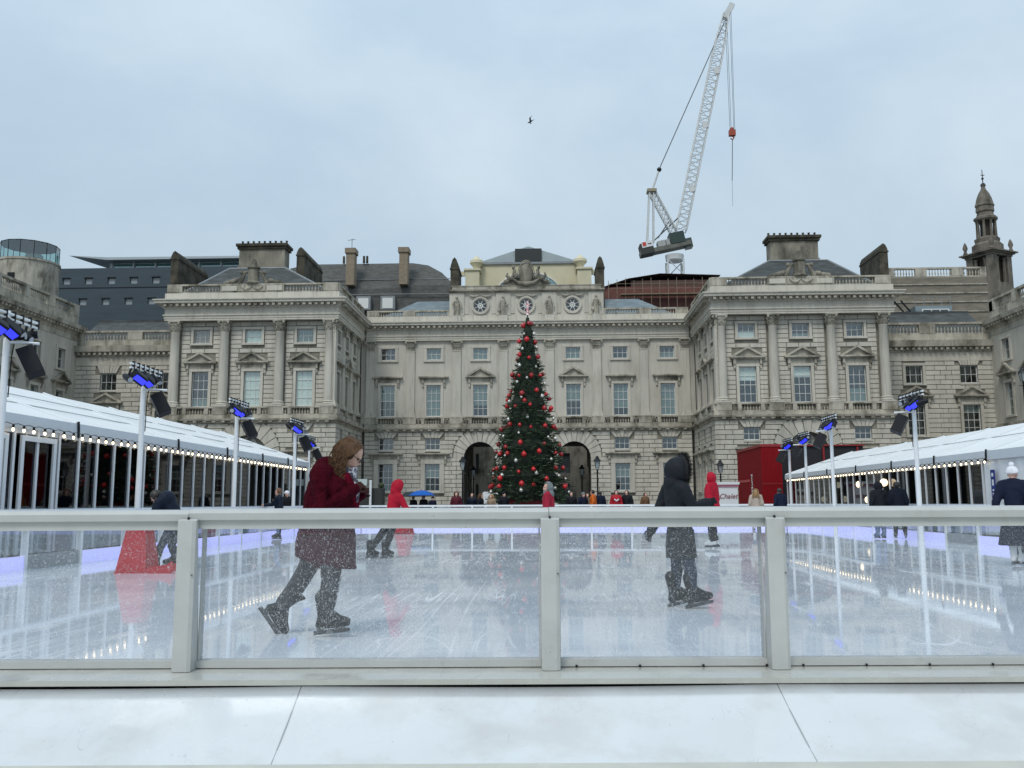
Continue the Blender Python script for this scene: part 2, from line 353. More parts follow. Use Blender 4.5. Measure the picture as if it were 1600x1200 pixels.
def keystones(parent, x, z0, z1, w, y, m, n=5, proud=0.12):
    """fan of wedge stones over a flat opening"""
    for k in range(n):
        t0, t1 = -0.5+k/n, -0.5+(k+1)/n; sp = 1.62
        j = 0.03; up = 0.06 if k == n//2 else 0
        MB().prism([(w*t0+j/2,z0),(w*t1-j/2,z0),(w*sp*t1-j/2,z1+up),(w*sp*t0+j/2,z1+up)],-proud-(0.04 if k == n//2 else 0),0).build('stone', m, parent, (x,y,0))
def balustrade(parent, x0, x1, y, z0, z1, solid=(), m=None, rotz=0, off=None, ped=None, depth=0.34, bal=0.13, step=0.27):
    """rail, plinth, solid blocks and a row of turned balusters along x"""
    m = m or STONE2; h = z1-z0; b = MB()
    b.box(x0,x1,y,y+depth,z0,z0+h*0.12); b.box(x0,x1,y-0.04,y+depth+0.04,z1-h*0.17,z1)
    loc = off or (0,0,0); rail = b.build('balustrade', m, parent, loc, rotz)
    for (a,c) in solid: MB().box(a,c,y-0.03,y+depth+0.03,z0+h*0.12+0.002,z1-h*0.17-0.002).build('pier', m, rail)
    prof = [(0.5,0),(0.5,0.08),(0.3,0.12),(0.32,0.18),(0.62,0.34),(0.55,0.48),(0.3,0.72),(0.28,0.86),(0.48,0.92),(0.48,1)]
    def one(): return None
    r = MB(); zz0, zz1 = z0+h*0.12, z1-h*0.17; x = x0+step/2
    while x < x1:
        if not any(a-0.05 < x < c+0.05 for a,c in solid): r.lathe([(q*bal,zz0+t*(zz1-zz0)) for q,t in prof], 6, (x,y+depth/2,0), cap=False)
        x += step
    r.build('baluster_row', m, rail, smooth=True, kind='stuff')
    return rail
def modillions(parent, x0, x1, y, z0, z1, step=0.56, w=0.24, proj=0.45, m=None, loc=(0,0,0), rotz=0):
    b = MB(); n = int((x1-x0)/step); o = ((x1-x0)-(n-1)*step)/2
    for i in range(n): x = x0+o+i*step; b.box(x-w/2,x+w/2,y-proj,y,z0,z1)
    b.build('modillion_row', m or STONE2, parent, loc, rotz, kind='stuff')
def capital_mesh(r, h, flat=False, m=None):
    """Corinthian capital: bell, two tiers of leaves, corner volutes, abacus"""
    def mk():
        b = MB(); H = h
        if not flat: b.lathe([(r*0.95,0),(r*1.02,0.05*H),(r*0.95,0.1*H),(r*0.95,0.6*H),(r*1.25,0.85*H)],14)
        else: b.box(-r,r,-0.16,0.1,0,0.86*H)
        def leaf(a, z, hh, ww, rr):
            ca, sa = (math.cos(a), math.sin(a)); 
            def P(o,t,zz): return (ca*(rr+o)-sa*t, sa*(rr+o)+ca*t, zz)
            b.add([P(0,-ww,z),P(0,ww,z),P(0.03,ww*1.1,z+hh*0.6),P(0.03,-ww*1.1,z+hh*0.6),P(0.14,ww*0.7,z+hh),P(0.14,-ww*0.7,z+hh),P(0.19,0,z+hh*0.86),P(0.06,0,z+hh*0.5)],
                  [(0,1,7),(1,2,7),(2,4,7),(4,5,7),(5,3,7),(3,0,7),(4,6,5),(2,6,4),(3,5,6)])
        if not flat:
            for k in range(8): leaf(2*math.pi*k/8, 0.06*H, 0.36*H, r*0.30, r*1.06)
            for k in range(8): leaf(2*math.pi*(k+0.5)/8, 0.2*H, 0.5*H, r*0.32, r*1.12)
            for k in range(4):
                a = math.pi/4+k*math.pi/2; c = (math.cos(a)*r*1.5, math.sin(a)*r*1.5, 0.78*H); b.sphere(c, (0.12,0.12,0.12), 7, 5)
                b.path([(math.cos(a)*r,math.sin(a)*r,0.5*H), c],[0.05,0.07],5)
            for k in range(4):
                a = k*math.pi/2; b.sphere((math.cos(a)*r*1.28, math.sin(a)*r*1.28, 0.9*H), 0.07, 6, 4)
            q = r*1.42; p = r*1.22
            b.prism([(0,0)]*0 or [(-q,0.87*H),(q,0.87*H),(q,H),(-q,H)],-p*1.06,p*1.06)
        else:
            for row, (z,hh,n) in enumerate(((0.06*H,0.36*H,4),(0.22*H,0.46*H,3))):
                for k in range(n):
                    x = -r+2*r*(k+0.5)/n; o = -0.17-0.01*row
                    b.add([(x-0.12,o,z),(x+0.12,o,z),(x+0.13,o-0.03,z+hh*0.6),(x-0.13,o-0.03,z+hh*0.6),(x+0.08,o-0.13,z+hh),(x-0.08,o-0.13,z+hh),(x,o-0.17,z+hh*0.86)],
                          [(0,1,2,3),(3,2,4,5),(5,4,6)])
            for s in (-1,1): b.sphere((s*r*1.2,-0.24,0.78*H),0.13,7,5); b.path([(s*r*0.5,-0.16,0.5*H),(s*r*1.2,-0.24,0.74*H)],[0.05,0.07],5)
            b.sphere((0,-0.27,0.92*H),0.08,6,4)
            b.box(-r*1.4,r*1.4,-0.36,0.1,0.87*H,H)
        return b.mesh('capital', m or STONE2, 'auto')
    return cached(('cap',r,h,flat), mk)
# ------------------------------------------------------------------ levels above the ice (m)
Z_STR0, Z_STR1, Z_BAL0, Z_BAL1 = 7.84, 8.27, 8.52, 9.27
Z_SHAFT, Z_CAP, Z_ARC, Z_FRI, Z_COR, Z_TOP, Z_PAR0, Z_PAR1 = 9.76, 15.72, 16.70, 17.22, 17.72, 18.45, 19.08, 19.86
ENT = [(-0.3,Z_ARC),(0.02,Z_ARC),(0.02,Z_ARC+0.17),(0.06,Z_ARC+0.17),(0.06,Z_ARC+0.36),(0.14,Z_ARC+0.40),(0.14,Z_FRI),(0.02,Z_FRI),(0.02,Z_COR),
       (0.12,Z_COR+0.02),(0.12,Z_COR+0.10),(0.20,Z_COR+0.12),(0.20,Z_COR+0.38),(0.68,Z_COR+0.40),(0.70,Z_COR+0.54),(0.80,Z_COR+0.64),(0.80,Z_TOP),(0.05,Z_TOP+0.05),(0.05,Z_PAR0),(-0.4,Z_PAR0),(-0.4,Z_ARC)]
STRING = [(-0.2,Z_STR0),(0.03,Z_STR0),(0.10,Z_STR0+0.10),(0.10,Z_STR0+0.2),(0.34,Z_STR0+0.24),(0.38,Z_STR0+0.40),(0.06,Z_STR1),(0.06,Z_BAL0),(-0.95,Z_BAL0),(-0.95,Z_STR0)]
YW, YC, XC = 74.0, 84.5, -2.1
def column_mesh():
    def mk():
        c = MB(); r = 0.40
        c.box(-0.55,0.55,-0.55,0.55,Z_BAL1,Z_BAL1+0.14)
        c.lathe([(0.54,Z_BAL1+0.142),(0.57,Z_BAL1+0.2),(0.54,Z_BAL1+0.27),(0.46,Z_BAL1+0.30),(0.46,Z_BAL1+0.35),(0.51,Z_BAL1+0.40),(0.46,Z_BAL1+0.46),(r,Z_SHAFT),(r,Z_SHAFT+2),(r*0.96,Z_SHAFT+3.6),(r*0.86,Z_CAP-0.1),(r*0.93,Z_CAP-0.06),(r*0.93,Z_CAP)],18)
        return c.mesh('column', STONE, 'auto')
    return cached('colmesh', mk)
def column(parent, x, y):
    c = put('column', column_mesh(), parent, (x,y,0)); put('capital', capital_mesh(0.37,Z_ARC-Z_CAP-0.003), c, (0,0,Z_CAP+0.001)); return c
def pilaster(parent, x, y, rotz=0, w=0.40, loc=None):
    def mk():
        c = MB(); p = 0.17
        c.box(-w-0.14,w+0.14,-p-0.16,0.05,Z_BAL1,Z_BAL1+0.16); c.box(-w-0.08,w+0.08,-p-0.1,0.05,Z_BAL1+0.163,Z_BAL1+0.34); c.box(-w-0.03,w+0.03,-p-0.05,0.05,Z_BAL1+0.343,Z_SHAFT-0.03)
        c.box(-w,w,-p,0.05,Z_SHAFT-0.027,Z_CAP-0.09); c.box(-w-0.03,w+0.03,-p-0.03,0.05,Z_CAP-0.087,Z_CAP-0.003)
        return c.mesh('pilaster', STONE)
    c = put('pilaster', cached(('pil',w), mk), parent, loc or (x,y,0), rotz); put('capital', capital_mesh(w*0.98,Z_ARC-Z_CAP-0.003,True), c, (0,0,Z_CAP+0.001)); return c
def arch(parent, x, y, R0, zs, m, n=11, rout=1.15, proud=0.104, depth=0.9, key=True):
    """voussoirs round a semicircular opening, each a stone of its own"""
    for k in range(n):
        a0, a1 = math.pi*k/n+0.012, math.pi*(k+1)/n-0.012; mid = abs((k+0.5)/n-0.5) < 0.5/n
        ro = R0+rout*(0.9+0.25*math.sin(math.pi*(k+0.5)/n)); pts = []
        for q in range(4): a = a0+(a1-a0)*q/3; pts.append((R0*math.cos(a), zs+R0*math.sin(a)))
        ro2 = min(ro, (Z_STR0-0.02-zs)/max(0.2, math.sin((a0+a1)/2)))
        pts += [(ro2*math.cos(a1), zs+ro2*math.sin(a1)), (ro2*math.cos(a0), zs+ro2*math.sin(a0))]
        MB().prism(pts,-proud-(0.08 if mid and key else 0),0.0).build('voussoir', m, parent, (x,y,0))
def arch_fill(mb, cx, R0, zs, y, x0, x1, z1, depth=0.0, n=20):
    """wall sheet above a semicircular opening between x0..x1 up to z1, plus the soffit"""
    pts = [(cx+R0*math.cos(math.pi*k/n), zs+R0*math.sin(math.pi*k/n)) for k in range(n+1)]
    for k in range(n):
        (xa,za),(xb,zb) = pts[k],pts[k+1]; mb.quad((xa,y,za),(xa,y,z1),(xb,y,z1),(xb,y,zb))
        if depth: mb.quad((xa,y,za),(xb,y,zb),(xb,y+depth,zb),(xa,y+depth,za))
def wheel_window(parent, x, y, z, ro, ri, m=None):
    def mk():
        b = MB(); n = 28
        for r0, r1, p in ((ri,ri+0.09,0.10),(ri+0.09,ro,0.18)):
            for k in range(n):
                a0, a1 = 2*math.pi*k/n, 2*math.pi*(k+1)/n
                P = lambda r,a,yy: (r*math.cos(a), yy, r*math.sin(a))
                b.quad(P(r0,a0,-p),P(r1,a0,-p),P(r1,a1,-p),P(r0,a1,-p)); b.quad(P(r0,a0,-p),P(r0,a1,-p),P(r0,a1,0.12),P(r0,a0,0.12)); b.quad(P(r1,a0,-p),P(r1,a0,0.05),P(r1,a1,0.05),P(r1,a1,-p))
        return b.mesh('round_window', m or STONE, 'auto')
    w = put('round_window', cached(('wheel',ro,ri), mk), parent, (x,y,z))
    f = MB()
    for k in range(4):
        a = math.pi*k/4+math.pi/8; f.tube((ri*math.cos(a),0.02,ri*math.sin(a)),(-ri*math.cos(a),0.02,-ri*math.sin(a)),0.028,n=6)
    f.lathe([(ri*0.42,-0.02),(ri*0.42,0.02),(ri*0.30,0.02),(ri*0.30,-0.02),(ri*0.42,-0.02)],18,cap=False)
    # the hub ring stands upright
    o = f
    fm = MB(); fm.f, fm.m = o.f, o.m; nb = 4*12
    fm.v = o.v[:nb]+[(a,0.02+c,b) for a,b,c in o.v[nb:]]
    fm.build('frame', SASH, w)
    n = 24; MB().add([(ri*math.cos(2*math.pi*k/n),0.05,ri*math.sin(2*math.pi*k/n)) for k in range(n)],[tuple(range(n))]).build('pane', PANE, w)
    MB().add([((ri+0.1)*math.cos(2*math.pi*k/n),0.5,(ri+0.1)*math.sin(2*math.pi*k/n)) for k in range(n)],[tuple(range(n))]).build('room', ROOM, w)
    return w
# ================================================================== the two pavilions
def pavilion(s, name_label, blinds):
    P = thing('stone_pavilion', name_label, 'building', (XC-23.2*s, YW, 0)); HW = 7.5
    WT, WL, WM = 1.43, 4.5, 1.33
    # ground storey
    holes = [(x-WM/2,x+WM/2,6.18,7.24) for x in (-WL,WL)] + [(x-WM/2,x+WM/2,2.2,4.75) for x in (-WL,WL)]
    ah = (-1.75,1.75,0,5.1)
    w = MB(); wall_holes(w,-HW+0.1,HW-0.1,0,5.1,[h for h in holes if h[3] < 5.1]+[ah],0.1,0.5)
    wall_holes(w,-HW+0.1,-1.75,5.1,Z_STR0+0.02,[h for h in holes if h[2] > 5.1 and h[1] < 0],0.1,0.5); wall_holes(w,1.75,HW-0.1,5.1,Z_STR0+0.02,[h for h in holes if h[2] > 5.1 and h[0] > 0],0.1,0.5)
    arch_fill(w,0,1.75,5.1,0.1,-1.75,1.75,Z_STR0+0.02,0.6)
    for sx in (-1,1): w.quad((sx*(HW-0.1),0.1,0),(sx*(HW-0.1),14,0),(sx*(HW-0.1),14,Z_STR0+0.02),(sx*(HW-0.1),0.1,Z_STR0+0.02))
    w.build('joint_wall', MORTAR, P)
    rects = lay_blocks(-HW,HW,0.55,Z_STR0-0.01,0.412,1.2,holes+[(-1.75,1.75,0,5.1),(-WL-1.2,-WL+1.2,4.95,5.6),(WL-1.2,WL+1.2,4.95,5.6)]+[(x-WM*0.81,x+WM*0.81,7.24,7.83) for x in (-WL,WL)],circ=[(0,5.1,2.85)],rs=3)
    rects.sort(key=lambda r: -r[2]); place_blocks(P, rects[:190], 0.1, 0.1, STONE); merge_blocks(P, rects[190:], 0.1, 0.1, STONE)
    MB().box(-HW-0.06,HW+0.06,-0.08,0.12,0,0.54).build('plinth', STONE2, P)
    arch(P,0,0.1,1.75,5.1,STONE)
    ty = MB(); wall_holes(ty,-1.74,1.74,4.0,6.9,[(-0.5,0.5,5.52,6.52)],0.72,0.05); ty.build('tympanum', STONE2, P); wheel_window(P,0,0.70,6.02,0.72,0.5)
    dr = MB(); dr.box(-1.7,1.7,0.9,0.98,0,4.0); dr.build('door', mat('old_black_door',(0.03,0.03,0.03),0.4), P)
    for x in (-WL,WL):
        window(P,x,6.18,7.24,WM,3,2,0.0,0,rec=0.25); window(P,x,2.2,4.75,WM,3,4,0.0,0.22,'hood',rec=0.25); keystones(P,x,7.26,7.82,WM,0.1,STONE)
    # balcony string and balustrade
    path = [(-HW,14),(-HW,0),(HW,0),(HW,14)]
    MB().sweep(STRING, path).build('string_course', STONE2, P); modillions(P,-HW,HW,0.0,Z_STR0+0.09,Z_STR0+0.235,0.8,0.3,0.3)
    sol = [(x-0.62,x+0.62) for x in (-6.68,-2.4,2.4,6.68)]+[(x+q-0.16,x+q+0.16) for x in (-WL,0,WL) for q in (-0.95,0.95)]
    balustrade(P,-HW-0.02,HW+0.02,-0.06,Z_BAL0,Z_BAL1,sol,step=0.24)
    # principal storey
    holes = [(x-WT/2,x+WT/2,9.34,12.38) for x in (-WL,0,WL)]+[(x-WT/2,x+WT/2,14.83,16.02) for x in (-WL,0,WL)]
    w = MB(); wall_holes(w,-HW+0.45,HW-0.45,Z_BAL0,Z_ARC+0.1,holes,0.85,0.4)
    for sx in (-1,1): w.quad((sx*(HW-0.45),0.85,Z_BAL0),(sx*(HW-0.45),14,Z_BAL0),(sx*(HW-0.45),14,Z_ARC+0.1),(sx*(HW-0.45),0.85,Z_ARC+0.1))
    w.build('joint_wall', MORTAR, P)
    av = [(x-1.25,x+1.25,12.5,13.75) for x in (-WL,0,WL)]+[(x-0.98,x+0.98,9.2,12.62) for x in (-WL,0,WL)]+[(x-0.98,x+0.98,14.6,16.3) for x in (-WL,0,WL)]+[(x-0.42,x+0.42,8,17) for x in (-6.68,-2.4,2.4,6.68)]
    rects = lay_blocks(-HW+0.45,HW-0.45,Z_BAL1,Z_ARC,0.39,1.0,av,rs=5)
    place_blocks(P, rects, 0.85, 0.09, STONE)
    for i, x in enumerate((-WL,0,WL)):
        window(P,x,9.34,12.38,WT,3,4,0.78,0.24,'pediment',blinds[i]); window(P,x,14.83,16.02,WT,3,2,0.78,0.22,None,blinds[i+3])
    for x in (-6.68,-2.4,2.4,6.68): column(P,x,0.42)
    # entablature and parapet
    MB().sweep(ENT, path).build('entablature', STONE, P); modillions(P,-HW-0.1,HW+0.1,-0.18,Z_COR+0.14,Z_COR+0.36,0.52,0.24,0.42)
    balustrade(P,-HW+0.1,HW-0.1,0.0,Z_PAR0,Z_PAR1,[(-HW+0.1,-HW+1.4),(-2.75,2.75),(HW-1.4,HW-0.1)])
    for x0,x1 in ((-2.6,-1.3),(1.3,2.6)): MB().box(x0,x1,-0.09,-0.035,Z_PAR0+0.16,Z_PAR1-0.2).build('panel', STONE, P)
    sw = MB()
    for sx in (-1,1): sw.path([(sx*(0.05+0.9*t),-0.12,Z_PAR1-0.22-0.28*math.sin(math.pi*t)) for t in [q/8 for q in range(9)]],[0.05+0.06*math.sin(math.pi*q/8) for q in range(9)],7)
    sw.box(-1.15,1.15,-0.07,-0.035,Z_PAR0+0.12,Z_PAR1-0.15); sw.build('swag', STONE2, P)
    # returns (inner and outer side)
    for sx, rz in ((1,R(90)),(-1,R(-90))):
        if sx != s: continue
        X = sx*HW; L = YC-YW
        f = lambda t: (X-sx*0.0, t, 0) if sx > 0 else (X, t, 0)
        wins = [2.0,5.1,8.2]
        wl = MB(); wh = [(sx*t-0.6,sx*t+0.6,9.34,12.38) for t in wins]+[(sx*t-0.6,sx*t+0.6,14.83,16.02) for t in wins]+[(sx*t-0.5,sx*t+0.5,6.18,7.24) for t in wins]+[(sx*t-0.55,sx*t+0.55,2.2,4.75) for t in wins]
        a0, a1 = sorted((sx*0.1, sx*L))
        rects = lay_blocks(a0,a1,0.2,Z_STR0,0.412,1.2,[h for h in wh if h[3] < 8],rs=9); merge_blocks(P,rects,0.1,0.1,STONE,(X,0,0),rz)
        rects = lay_blocks(a0,a1,Z_BAL1,Z_ARC,0.39,1.0,[(h[0]-0.2,h[1]+0.2,h[2]-0.2,h[3]+0.25) for h in wh if h[2] > 8],rs=10); merge_blocks(P,rects,0.45,0.07,STONE,(X,0,0),rz)
        for i, t in enumerate(wins):
            window(P,0,9.34,12.38,1.2,3,4,0,0.2,'pediment' if i == 1 else 'hood',rotz=rz,off=(X-sx*0.42,t,9.34),panes=False); window(P,0,14.83,16.02,1.2,3,2,0,0.2,None,rotz=rz,off=(X-sx*0.42,t,14.83),panes=False)
            window(P,0,6.18,7.24,1.0,3,2,0,0,rotz=rz,off=(X-sx*0.02,t,6.18),panes=False); window(P,0,2.2,4.75,1.1,3,4,0,0.2,'hood',rotz=rz,off=(X,t,2.2),panes=False)
        for t in (0.55,3.55,6.65,9.7): pilaster(P,0,0,rz,0.36,(X-sx*0.40,t,0))
        modillions(P,a0,a1,-0.18,Z_COR+0.14,Z_COR+0.36,0.52,0.24,0.42,None,(X,0,0),rz)
        balustrade(P,a0,a1,-0.06,Z_BAL0,Z_BAL1,[(sx*t-0.5,sx*t+0.5) for t in (0.5,3.55,6.65,9.9)],rotz=rz,off=(X,0,0))
        balustrade(P,a0,a1,0.0,Z_PAR0,Z_PAR1,[(sx*t-0.5,sx*t+0.5) for t in (0.6,5.2,9.9)],rotz=rz,off=(X,0,0))
    # hipped roof and chimney stack
    r = MB(); a, b, c = 6.9, 2.6, 22.6; y0, y1, y2, y3 = 0.9, 5.2, 10.5, 14.0
    lo = [(-a,y0,Z_PAR0),(a,y0,Z_PAR0),(a,y3,Z_PAR0),(-a,y3,Z_PAR0)]; ox = -1.35*s; hi = [(ox-b,y1,c),(ox+b,y1,c),(ox+b,y2,c),(ox-b,y2,c)]
    r.add(lo+hi,[(0,1,5,4),(1,2,6,5),(2,3,7,6),(3,0,4,7),(4,5,6,7)]); rf = r.build('roof', SLATE, P)
    for p_,q_ in [(lo[k],hi[k]) for k in range(4)]+[(hi[0],hi[1])]: MB().tube(p_,q_,0.09,n=6).build('hip_flashing', LEAD, rf)
    ch = MB(); ch.box(ox-2.25,ox+2.25,6.2,7.9,22.2,23.1); ch.box(ox-2.15,ox+2.15,6.3,7.8,23.103,24.75); cc = ch.build('chimney', mat('stained_stone',(0.26,0.24,0.19),0.9,var=0.3,vscale=1.0,stretch=(1,1,0.4),c2=(0.07,0.065,0.05),thresh=(0.45,0.65)), rf); cq = MB(); cq.box(ox-2.3,ox+2.3,6.15,7.95,24.753,25.0)
    cq.box(ox-2.42,ox+2.42,6.03,8.07,25.003,25.25); cq.build('chimney_crown', STONE3, rf)
    for k in range(9): MB().lathe([(0.13,0),(0.14,0.06),(0.10,0.12),(0.10,0.40),(0.125,0.43),(0.10,0.46)],10,(ox-2.1+4.2*k/8,7.0,25.253)).build('chimney_pot', STONE3, rf, smooth='auto')
    # carved trophy over the parapet
    u = MB(); u.lathe([(q_*0.82,Z_PAR1+(z_-Z_PAR1)*0.85) for q_,z_ in [(0.75,Z_PAR1),(0.8,Z_PAR1+0.1),(0.62,Z_PAR1+0.25),(0.60,Z_PAR1+0.4),(0.56,Z_PAR1+1.3),(0.5,Z_PAR1+1.5),(0.66,Z_PAR1+1.62),(0.68,Z_PAR1+1.75),(0.4,Z_PAR1+1.85),(0.3,Z_PAR1+2.3),(0.18,Z_PAR1+2.6)]],16,(0,0.25,0))
    rr = random.Random(4)
    for sx in (-1,1):
        u.path([(sx*0.5,0.25,Z_PAR1+1.1),(sx*0.75,0.1,Z_PAR1+1.0),(sx*0.95,0.2,Z_PAR1+0.5),(sx*1.2,0.2,Z_PAR1+0.05)],[0.1,0.16,0.2,0.22],8); u.sphere((sx*0.95,0.1,Z_PAR1+1.0),0.2,8,6)
        for k in range(7): q = rr.random(); u.sphere((sx*(1.2+q*1.3),0.2+rr.uniform(-0.1,0.1),Z_PAR1+0.35*(1-q)+0.05),(0.25,0.2,0.2),7,5)
    u.build('urn', MATS['stained_stone'], P, smooth='auto')
    return P
B1 = (0.0,1.0,BLIND); HB = (0.62,1.0,BLIND); CU = (0.0,1.0,CURT)
pavL = pavilion(1, 'pale stone pavilion with a chimney roof, beside the dark slate-clad modern building', [None,B1,B1,(0,1,mat('red_curtain',(0.30,0.22,0.18),0.9)),(0,0.9,BLIND),CU])
pavR = pavilion(-1, 'pale stone pavilion with a chimney roof, behind the red box and the right tent', [HB,(0.7,1,BLIND),None,(0,0.45,BLIND),(0,0.3,CURT),None])
# ================================================================== central block
Cn = thing('stone_palace', 'long pale stone palace front with arches, statues and carved arms behind the Christmas tree', 'building', (XC,YC,0))
HWc = 15.5; W7 = [-13.4,-8.95,-4.45,0,4.45,8.95,13.4]; WC = 1.39; AR, AZ = 1.53, 5.36
gh = [(x-WC/2,x+WC/2,6.12,7.26) for x in (W7[0],W7[1],W7[5],W7[6])]+[(x-WC/2,x+WC/2,2.25,4.83) for x in (W7[0],W7[1],W7[5],W7[6])]
w = MB(); segs = [(-HWc,-4.45-AR),(-4.45+AR,-AR),(AR,4.45-AR),(4.45+AR,HWc)]
for a,b in segs: wall_holes(w,a,b,0,Z_STR0+0.02,[h for h in gh if a < h[0] and h[1] < b],0.1,0.5)
for cx in (-4.45,0,4.45):
    arch_fill(w,cx,AR,AZ,0.1,cx-AR,cx+AR,Z_STR0+0.02)
w.build('joint_wall', MORTAR, Cn)
pv = MB()
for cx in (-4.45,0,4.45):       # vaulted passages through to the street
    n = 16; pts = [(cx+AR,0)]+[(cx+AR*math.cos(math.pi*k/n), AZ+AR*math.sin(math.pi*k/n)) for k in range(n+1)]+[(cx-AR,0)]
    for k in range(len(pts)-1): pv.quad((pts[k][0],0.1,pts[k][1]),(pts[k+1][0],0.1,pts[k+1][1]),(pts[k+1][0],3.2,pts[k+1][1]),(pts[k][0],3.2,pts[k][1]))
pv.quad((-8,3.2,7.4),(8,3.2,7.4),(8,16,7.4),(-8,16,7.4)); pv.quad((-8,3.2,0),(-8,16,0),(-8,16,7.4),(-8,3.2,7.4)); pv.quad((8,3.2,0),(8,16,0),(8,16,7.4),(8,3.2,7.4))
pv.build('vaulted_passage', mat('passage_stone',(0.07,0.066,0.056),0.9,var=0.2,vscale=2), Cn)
for cx in (-6.7,-2.2,2.2,6.7):
    for yy in (8.0,13.0):
        MB().lathe([(0.6,0),(0.6,0.25),(0.45,0.4),(0.42,0.5),(0.36,4.9),(0.5,5.0),(0.55,5.3),(0.55,7.4)],14,(cx,yy,0)).build('vestibule_column', STONE, Cn, smooth='auto')
rects = lay_blocks(-HWc,HWc,0.55,Z_STR0-0.01,0.412,1.2,gh+[(cx-AR,cx+AR,0,AZ) for cx in (-4.45,0,4.45)]+[(x-1.3,x+1.3,5.0,5.72) for x in (W7[0],W7[1],W7[5],W7[6])]+[(x-WC*0.81,x+WC*0.81,7.26,7.83) for x in (W7[0],W7[1],W7[5],W7[6])]+
                   [(x-1.1,x+1.1,2.0,5.0) for x in (W7[0],W7[1],W7[5],W7[6])],circ=[(cx,AZ,AR+1.08) for cx in (-4.45,0,4.45)],rs=12)
rects.sort(key=lambda r: -r[2]); place_blocks(Cn, rects[:260], 0.1, 0.1, STONE); merge_blocks(Cn, rects[260:], 0.1, 0.1, STONE)
MB().box(-HWc,-4.45-AR,-0.08,0.12,0,0.54).box(4.45+AR,HWc,-0.08,0.12,0,0.54).build('plinth', STONE2, Cn)
for cx in (-4.45,0,4.45): arch(Cn,cx,0.1,AR,AZ,STONE,n=13,rout=1.08)
BL = {0:CU,1:CU,2:None,4:None,5:CU,6:(0,1,CURT)}
for i,x in enumerate(W7):
    if i in (0,1,5,6):
        window(Cn,x,6.12,7.26,WC,3,2,0.0,0,rec=0.25); keystones(Cn,x,7.28,7.82,WC,0.1,STONE)
        window(Cn,x,2.25,4.83,WC,3,4,0.0,0.42,'hood',[None,(0.5,1,CURT),(0.5,1,CURT),None][i%4],rec=0.25)
STRING_C = STRING
MB().sweep(STRING,[(-HWc,0),(HWc,0)]).build('string_course', STONE2, Cn); modillions(Cn,-HWc,HWc,0.0,Z_STR0+0.09,Z_STR0+0.235,0.8,0.3,0.3)
PILX = [-15.1,-11.18,-6.72,-2.22,2.22,6.72,11.18,15.1]
balustrade(Cn,-HWc,HWc,-0.06,Z_BAL0,Z_BAL1,[(x-0.62,x+0.62) for x in PILX]+[(x+q-0.16,x+q+0.16) for x in W7 for q in (-0.95,0.95)],step=0.24)
holes = [(x-WC/2,x+WC/2,9.36,12.4) for x in W7]+[(x-WC/2,x+WC/2,14.83,15.98) for x in W7]
w = MB(); wall_holes(w,-HWc-0.5,HWc+0.5,Z_BAL0,Z_ARC+0.1,holes,0.5,0.4); w.build('wall', STONE, Cn)
for i,x in enumerate(W7):
    window(Cn,x,9.36,12.4,WC,3,4,0.5,0.22,'pediment' if i in (2,3,4) else 'hood',[(0.5,1,CURT),CU,(0.35,1,CURT),None,(0.45,1,CURT),(0.25,1,CURT),CU][i]); window(Cn,x,14.83,15.98,WC,3,2,0.5,0.26,None,[None,CU,CU,CU,CU,None,(0,0.5,CURT)][i])
for x in PILX: pilaster(Cn,x,0.5)
MB().sweep([(o-0.25,z) for o,z in ENT],[(-HWc,0),(HWc,0)]).build('entablature', STONE, Cn); modillions(Cn,-HWc,HWc,0.07,Z_COR+0.14,Z_COR+0.36,0.52,0.24,0.42)
for a,b in ((-HWc,-7.25),(7.25,HWc)): balustrade(Cn,a,b,0.3,Z_PAR0-0.22,Z_PAR1-0.15,[(a,a+1.2 if a < 0 else a+0.4),((a+b)/2-0.6,(a+b)/2+0.6),(b-(0.4 if a < 0 else 1.2),b)],step=0.25)
# attic with three round windows
at = MB(); wall_holes(at,-7.2,7.2,Z_TOP-0.1,21.36,[(x-0.62,x+0.62,19.47,20.71) for x in (-4.45,0,4.45)],0.35,0.3)
at.quad((-7.2,0.35,Z_TOP-0.1),(-7.2,8,Z_TOP-0.1),(-7.2,8,21.36),(-7.2,0.35,21.36)); at.quad((7.2,0.35,Z_TOP-0.1),(7.2,8,Z_TOP-0.1),(7.2,8,21.36),(7.2,0.35,21.36))
atw = at.build('attic_wall', STONE, Cn)
for x in (-6.72,-2.22,2.22,6.72): MB().box(x-0.72,x+0.72,0.2,0.36,Z_TOP+0.6,21.33).build('pier', STONE, Cn)
for x in (-4.45,0,4.45):
    wheel_window(Cn,x,0.34,20.09,0.88,0.62)
    pn = MB()
    for s_ in (-1,1): pn.box(x+s_*1.42-0.3,x+s_*1.42+0.3,0.29,0.36,19.3,20.95)
    pn.box(x-1.7,x+1.7,0.27,0.36,18.95,19.12); pn.build('panel', STONE, Cn)
    sw = MB()
    for s_ in (-1,1): sw.path([(x+s_*(0.1+0.95*t),0.18,21.12-0.15*math.sin(math.pi*t)) for t in [q/6 for q in range(7)]],[0.06+0.05*math.sin(math.pi*q/6) for q in range(7)],6)
    sw.build('swag', STONE2, Cn)
MB().sweep([(-0.4,21.36),(0,21.36),(0.1,21.44),(0.35,21.5),(0.38,21.62),(0.02,21.68),(0.02,22.0),(0.07,22.0),(0.07,22.08),(-0.4,22.08)],[(-7.2,8),(-7.2,0.3),(7.2,0.3),(7.2,8)]).build('attic_cornice', STONE2, Cn)
